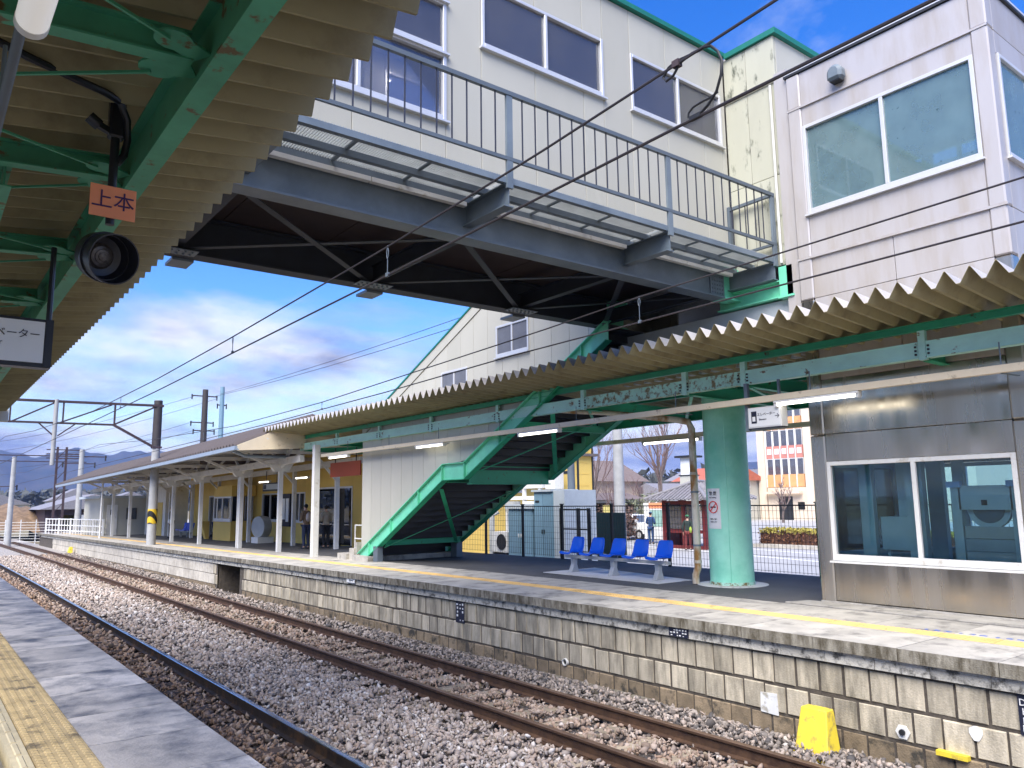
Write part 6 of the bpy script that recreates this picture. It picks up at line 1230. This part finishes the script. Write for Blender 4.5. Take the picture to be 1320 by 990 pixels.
# ------------------------------------------------------------------ trees and shrubs
def bare_tree(x, y, h, label, seed, r0=0.16, spread=0.55, levels=5):
    t = empty('bare_tree', (x, y, 0.1), label, 'tree'); r = random.Random(seed); trunk = MB(); tw_ = MB()
    def grow(p, d, L, rad, lv):
        n = 3; pts = [p]; q = p
        for k in range(n): d = (d + Vector((r.uniform(-1, 1), r.uniform(-1, 1), r.uniform(-0.2, 0.5))) * 0.13).normalized(); q = q + d * (L / n); pts.append(q)
        (trunk if lv < 2 else tw_).tube(pts, [rad * (1 - 0.3 * k / n) for k in range(n + 1)], 7 if lv < 2 else 4)
        if lv >= levels: return
        for k in range(r.choice((2, 3, 3)) if lv else 5):
            ax = Vector((r.uniform(-1, 1), r.uniform(-1, 1), r.uniform(-0.1, 0.6))).normalized(); nd = (d * 1.0 + ax * spread * (1.2 if lv == 0 else 1)).normalized(); s = pts[r.choice((1, 2, 3))] if lv else pts[r.choice((2, 3))]
            grow(s, nd, L * r.uniform(0.58, 0.8), rad * 0.52, lv + 1)
    grow(Vector((x, y, 0.0)), Vector((0, 0, 1)), h * 0.36, r0, 0); trunk.build('trunk', M['bark'], t, fix=False); tw_.build('crown', M['twig'], t, fix=False)
bare_tree(44.5, 39.6, 10.5, 'large bare branching tree above the red kiosk', 5, 0.17)
bare_tree(36.5, 38.2, 9.0, 'upright bare tree in front of the tan house gable', 8, 0.10, 0.34)
bare_tree(34.5, 37.0, 9.0, 'slim bare tree beside the corner of the yellow station wall', 12, 0.09, 0.30)
bare_tree(38.2, 38.0, 5.0, 'small bare tree just right of the concrete pole', 21, 0.09, 0.4)
bare_tree(66.5, 44.0, 5.2, 'bare tree in front of the office entrance', 31, 0.14, 0.6, 4)
bare_tree(50.0, 47.0, 5.0, 'bare tree behind the red kiosk roof', 41, 0.12, 0.5, 4)
sgm_ = mat('pale_green_shrub_leaf', (0.20, 0.21, 0.13), 0.8, var=0.5, scale=2); sgd = mat('dry_brown_shrub', (0.16, 0.10, 0.08), 0.9, var=0.4, scale=2)
for k, (x, y, s, h, m, lab) in enumerate(((42, 40, 1.6, 2.4, sgm_, 'pale green shrub behind the information board'), (46, 41, 1.8, 2.8, sgm_, 'larger pale green shrub under the large bare tree'), (39.0, 38.8, 1.2, 2.0, sgd, 'dry brown shrub beside the concrete pole'), (34, 33.5, 0.9, 1.5, sgd, 'dry brown shrub behind the yellow notice'), (24.5, 25.4, 0.5, 1.75, sgd, 'reddish dry shrub right of the dark gate'), (43.5, 37.6, 1.2, 1.6, sgm_, 'low shrub left of the red kiosk'))):
    p = empty('shrub', (x, y, 0.1), lab, 'shrub'); r = random.Random(k); mb = MB()
    for q_ in range(14): a = r.uniform(0, 6.28); mb.tube([(x, y, 0.05), (x + math.cos(a) * s * 0.4, y + math.sin(a) * s * 0.4, h * 0.55), (x + math.cos(a) * s * 0.8, y + math.sin(a) * s * 0.8, h * r.uniform(0.7, 1.0))], [0.03, 0.02, 0.008], 4)
    mb.build('stems', M['twig'], p, fix=False); twigs('leaves', x, y, 0.15, 900, s * 0.8, s * 0.8, h, m, seed=50 + k, parent=p, size=0.13)

# ------------------------------------------------------------------ people
SKIN = mat('skin', (0.55, 0.34, 0.25), 0.55, var=0.04)
def skin_mesh(name, verts, edges, radii, m, parent, root=0, sub=2):
    me = bpy.data.meshes.new(name); me.from_pydata(verts, edges, []); me.materials.append(m); o = bpy.data.objects.new(name, me); COL.objects.link(o); o.parent = parent
    o.modifiers.new('skin', 'SKIN'); sv = me.skin_vertices[0].data
    for i, r in enumerate(radii): sv[i].radius = r if isinstance(r, tuple) else (r, r); sv[i].use_root = (i == root)
    s = o.modifiers.new('sub', 'SUBSURF'); s.levels = 1; s.render_levels = sub; o.modifiers['skin'].use_smooth_shade = True; return o
def person(loc, rz, H, label, jacket, trousers, hair, lean=0.0, arms='down', stride=0.0, cap=None, bag=None, shoes=None):
    """a standing figure, local +Y is where it faces"""
    p = empty('person', loc, label, 'person'); p.rotation_euler = (0, 0, rz); s = H / 1.7
    def V(x, y, z): return (x * s, (y + lean * max(0, z - 0.9) * 0.6) * s, z * s)
    v = []; e = []; r = []
    def add(pt, rad, par=None):
        v.append(V(*pt)); r.append(rad * s if not isinstance(rad, tuple) else (rad[0] * s, rad[1] * s)); i = len(v) - 1
        if par is not None: e.append((par, i))
        return i
    pel = add((0, 0, 0.93), (0.14, 0.10)); wa = add((0, 0, 1.08), (0.125, 0.09), pel); ch = add((0, 0, 1.27), (0.15, 0.10), wa); nk0 = add((0, -0.01, 1.42), 0.065, ch); nk = add((0, 0.01, 1.49), 0.05, nk0)
    h0 = add((0, 0.025, 1.54), 0.062, nk); h1 = add((0, 0.02, 1.60), 0.078, h0); h2 = add((0, 0.015, 1.655), 0.072, h1); h3 = add((0, 0.01, 1.69), 0.035, h2)
    L = {}
    for sd in (-1, 1):
        st_ = stride * sd
        hip = add((0.09 * sd, 0, 0.86), 0.085, pel); kn = add((0.10 * sd, 0.02 + st_ * 0.5, 0.47), 0.055, hip); an = add((0.10 * sd, -0.02 + st_, 0.09), 0.036, kn); ft = add((0.11 * sd, 0.06 + st_, 0.035), 0.034, an); to = add((0.12 * sd, 0.16 + st_, 0.025), 0.022, ft)
        sh_ = add((0.175 * sd, 0, 1.38), 0.055, nk0)
        if arms == 'down' or (arms == 'bag' and sd < 0): el = (0.225 * sd, -0.02, 1.12); wr = (0.22 * sd, 0.06, 0.88); hn = (0.22 * sd, 0.08, 0.80)
        elif arms == 'front' or arms == 'bag': el = (0.23 * sd, -0.01, 1.13); wr = (0.14 * sd, 0.20, 1.08); hn = (0.09 * sd, 0.26, 1.10)
        E_ = add(el, 0.042, sh_); W_ = add(wr, 0.028, E_); Hn = add(hn, (0.034, 0.02), W_); L[sd] = (sh_, E_, W_, Hn, hip, kn, an)
        d = (Vector(hn) - Vector(wr)).normalized(); side = Vector((0, 1, 0)) if arms == 'down' else Vector((0, 0, 1))
        for f in range(4):
            o_ = side * (f - 1.5) * 0.017; k1 = add(tuple(Vector(hn) + d * 0.045 + o_), 0.0085, Hn); add(tuple(Vector(hn) + d * (0.085 - 0.008 * abs(f - 1)) + o_ + Vector((-0.012 * sd, 0.004, 0))), 0.0075, k1)
        k1 = add(tuple(Vector(hn) - d * 0.01 + side * 0.038 + Vector((-0.01 * sd, 0, 0))), 0.010, Hn); add(tuple(Vector(hn) + d * 0.03 + side * 0.05 + Vector((-0.02 * sd, 0, 0))), 0.008, k1)
    skin_mesh('body', v, e, r, SKIN, p)
    # clothes: same joints, a little wider
    def sub_(ids, edges, ext, name, m):
        mp = {a: i for i, a in enumerate(ids)}; rr = [(r[a] if isinstance(r[a], tuple) else (r[a], r[a])) for a in ids]
        return skin_mesh(name, [v[a] for a in ids], [(mp[a], mp[b]) for a, b in edges], [(q[0] + ext * s, q[1] + ext * s) for q in rr], m, p)
    ids = [wa, pel, ch, nk0]; ed = [(pel, wa), (wa, ch), (ch, nk0)]
    for sd in (-1, 1): a = L[sd]; ids += [a[0], a[1], a[2]]; ed += [(nk0, a[0]), (a[0], a[1]), (a[1], a[2])]
    sub_(ids, ed, 0.022, 'jacket', jacket)
    ids = [pel]; ed = []
    for sd in (-1, 1): a = L[sd]; ids += [a[4], a[5], a[6]]; ed += [(pel, a[4]), (a[4], a[5]), (a[5], a[6])]
    sub_(ids, ed, 0.018, 'trousers', trousers)
    def ell(c, rad, name, m, par=p, n=10, cut=None):
        mb = MB(); vs = []; k = 7
        for i in range(k):
            th = math.pi * i / (k - 1)
            for j in range(n): ph = 2 * math.pi * j / n; vs.append((c[0] + rad[0] * math.sin(th) * math.cos(ph), c[1] + rad[1] * math.sin(th) * math.sin(ph), c[2] + rad[2] * math.cos(th)))
        mb.add(vs, [(i * n + j, i * n + (j + 1) % n, (i + 1) * n + (j + 1) % n, (i + 1) * n + j) for i in range(k - 1) for j in range(n)])
        me = mb.mesh(name, m); o = bpy.data.objects.new(name, me); COL.objects.link(o); o.parent = par; me.shade_smooth(); return o
    hc = V(0, -0.012, 1.645)
    ell(hc, (0.085 * s, 0.092 * s, 0.085 * s), 'hair', hair)
    ell(V(0, 0.103, 1.585), (0.012 * s, 0.016 * s, 0.02 * s), 'nose', SKIN)
    for sd in (-1, 1): ell(V(0.03 * sd, 0.094, 1.61), (0.010 * s, 0.006 * s, 0.006 * s), 'eye', M['dark']); ell(V(0.078 * sd, 0.015, 1.60), (0.01 * s, 0.018 * s, 0.028 * s), 'ear', SKIN); ell(V(0.11 * sd, 0.07 + stride * sd, 0.03), (0.045 * s, 0.13 * s, 0.04 * s), 'shoe', shoes or M['dark'])
    ell(V(0, 0.098, 1.55), (0.022 * s, 0.006 * s, 0.005 * s), 'mouth', M['red'])
    if cap: ell(V(0, 0.0, 1.665), (0.095 * s, 0.10 * s, 0.072 * s), 'cap', cap); ell(V(0, 0.12, 1.65), (0.07 * s, 0.07 * s, 0.012 * s), 'cap_brim', cap)
    if bag: 
        o = ell(V(bag[1], bag[2], bag[3]), (bag[4] * s, bag[5] * s, bag[6] * s), 'bag', bag[0])
    return p
blk = mat('black_cloth', (0.015, 0.015, 0.02), 0.85); tanj = mat('tan_jacket', (0.20, 0.135, 0.08), 0.85, var=0.15); cremej = mat('cream_jacket', (0.42, 0.36, 0.27), 0.85, var=0.1); den = mat('denim', (0.03, 0.04, 0.085), 0.85, var=0.2); navyc = mat('navy_uniform', (0.02, 0.055, 0.15), 0.8, var=0.1); dkg = mat('dark_green_jacket', (0.02, 0.035, 0.03), 0.85); redt = mat('dark_red_trousers', (0.13, 0.02, 0.02), 0.85); hairb = mat('black_hair', (0.012, 0.010, 0.009), 0.6); capg = mat('green_cap', (0.04, 0.20, 0.09), 0.8); bagc = mat('beige_bag', (0.50, 0.42, 0.36), 0.8); lime = mat('lime_bag', (0.45, 0.62, 0.08), 0.7)
person((11.62, 27.4, pz(27.4)), 0.25, 1.58, 'person in a tan jacket and jeans with a beige backpack, seen from behind', tanj, den, hairb, lean=0.12, arms='front', bag=(bagc, -0.02, -0.17, 1.22, 0.12, 0.08, 0.19))
person((12.35, 27.3, pz(27.3)), 0.1, 1.52, 'person in a cream jacket and dark trousers, seen from behind a white post', cremej, blk, hairb, lean=0.10, arms='front', bag=(cremej, 0.0, -0.12, 1.2, 0.1, 0.05, 0.15))
person((11.3, 44.5, pz(44.5)), 1.2, 1.66, 'person in a black coat standing far down the platform', blk, blk, hairb, arms='down', bag=(M['white_c'], -0.2, 0.05, 0.9, 0.1, 0.12, 0.14))
person((32.3, 29.6, 0.1), -1.2, 1.70, 'person in a navy uniform and cap beside the information board', navyc, navyc, hairb, arms='front', cap=navyc, lean=0.05)
person((29.5, 24.7, 0.1), -1.0, 1.62, 'person in a green cap and dark red trousers walking past the kiosk', dkg, redt, hairb, arms='bag', stride=0.12, cap=capg, lean=0.08, bag=(lime, 0.16, -0.12, 1.0, 0.06, 0.1, 0.16), shoes=M['dark'])

# ------------------------------------------------------------------ the air between here and the hills
hzb = MB().box(-1500, 3600, -800, 3300, -1.5, 220); ho_ = hzb.build('haze', None or M['white'])
ho_.data.materials.clear(); hm = bpy.data.materials.new('thin_haze'); hm.use_nodes = True; hn = hm.node_tree.nodes; hn.clear()
_o = hn.new('ShaderNodeOutputMaterial'); _v = hn.new('ShaderNodeVolumePrincipled'); _v.inputs['Color'].default_value = (0.30, 0.50, 1.0, 1); _v.inputs['Density'].default_value = 0.00019; _v.inputs['Anisotropy'].default_value = 0.2
hm.node_tree.links.new(_v.outputs[0], _o.inputs['Volume']); ho_.data.materials.append(hm); tag(ho_, kind='stuff')
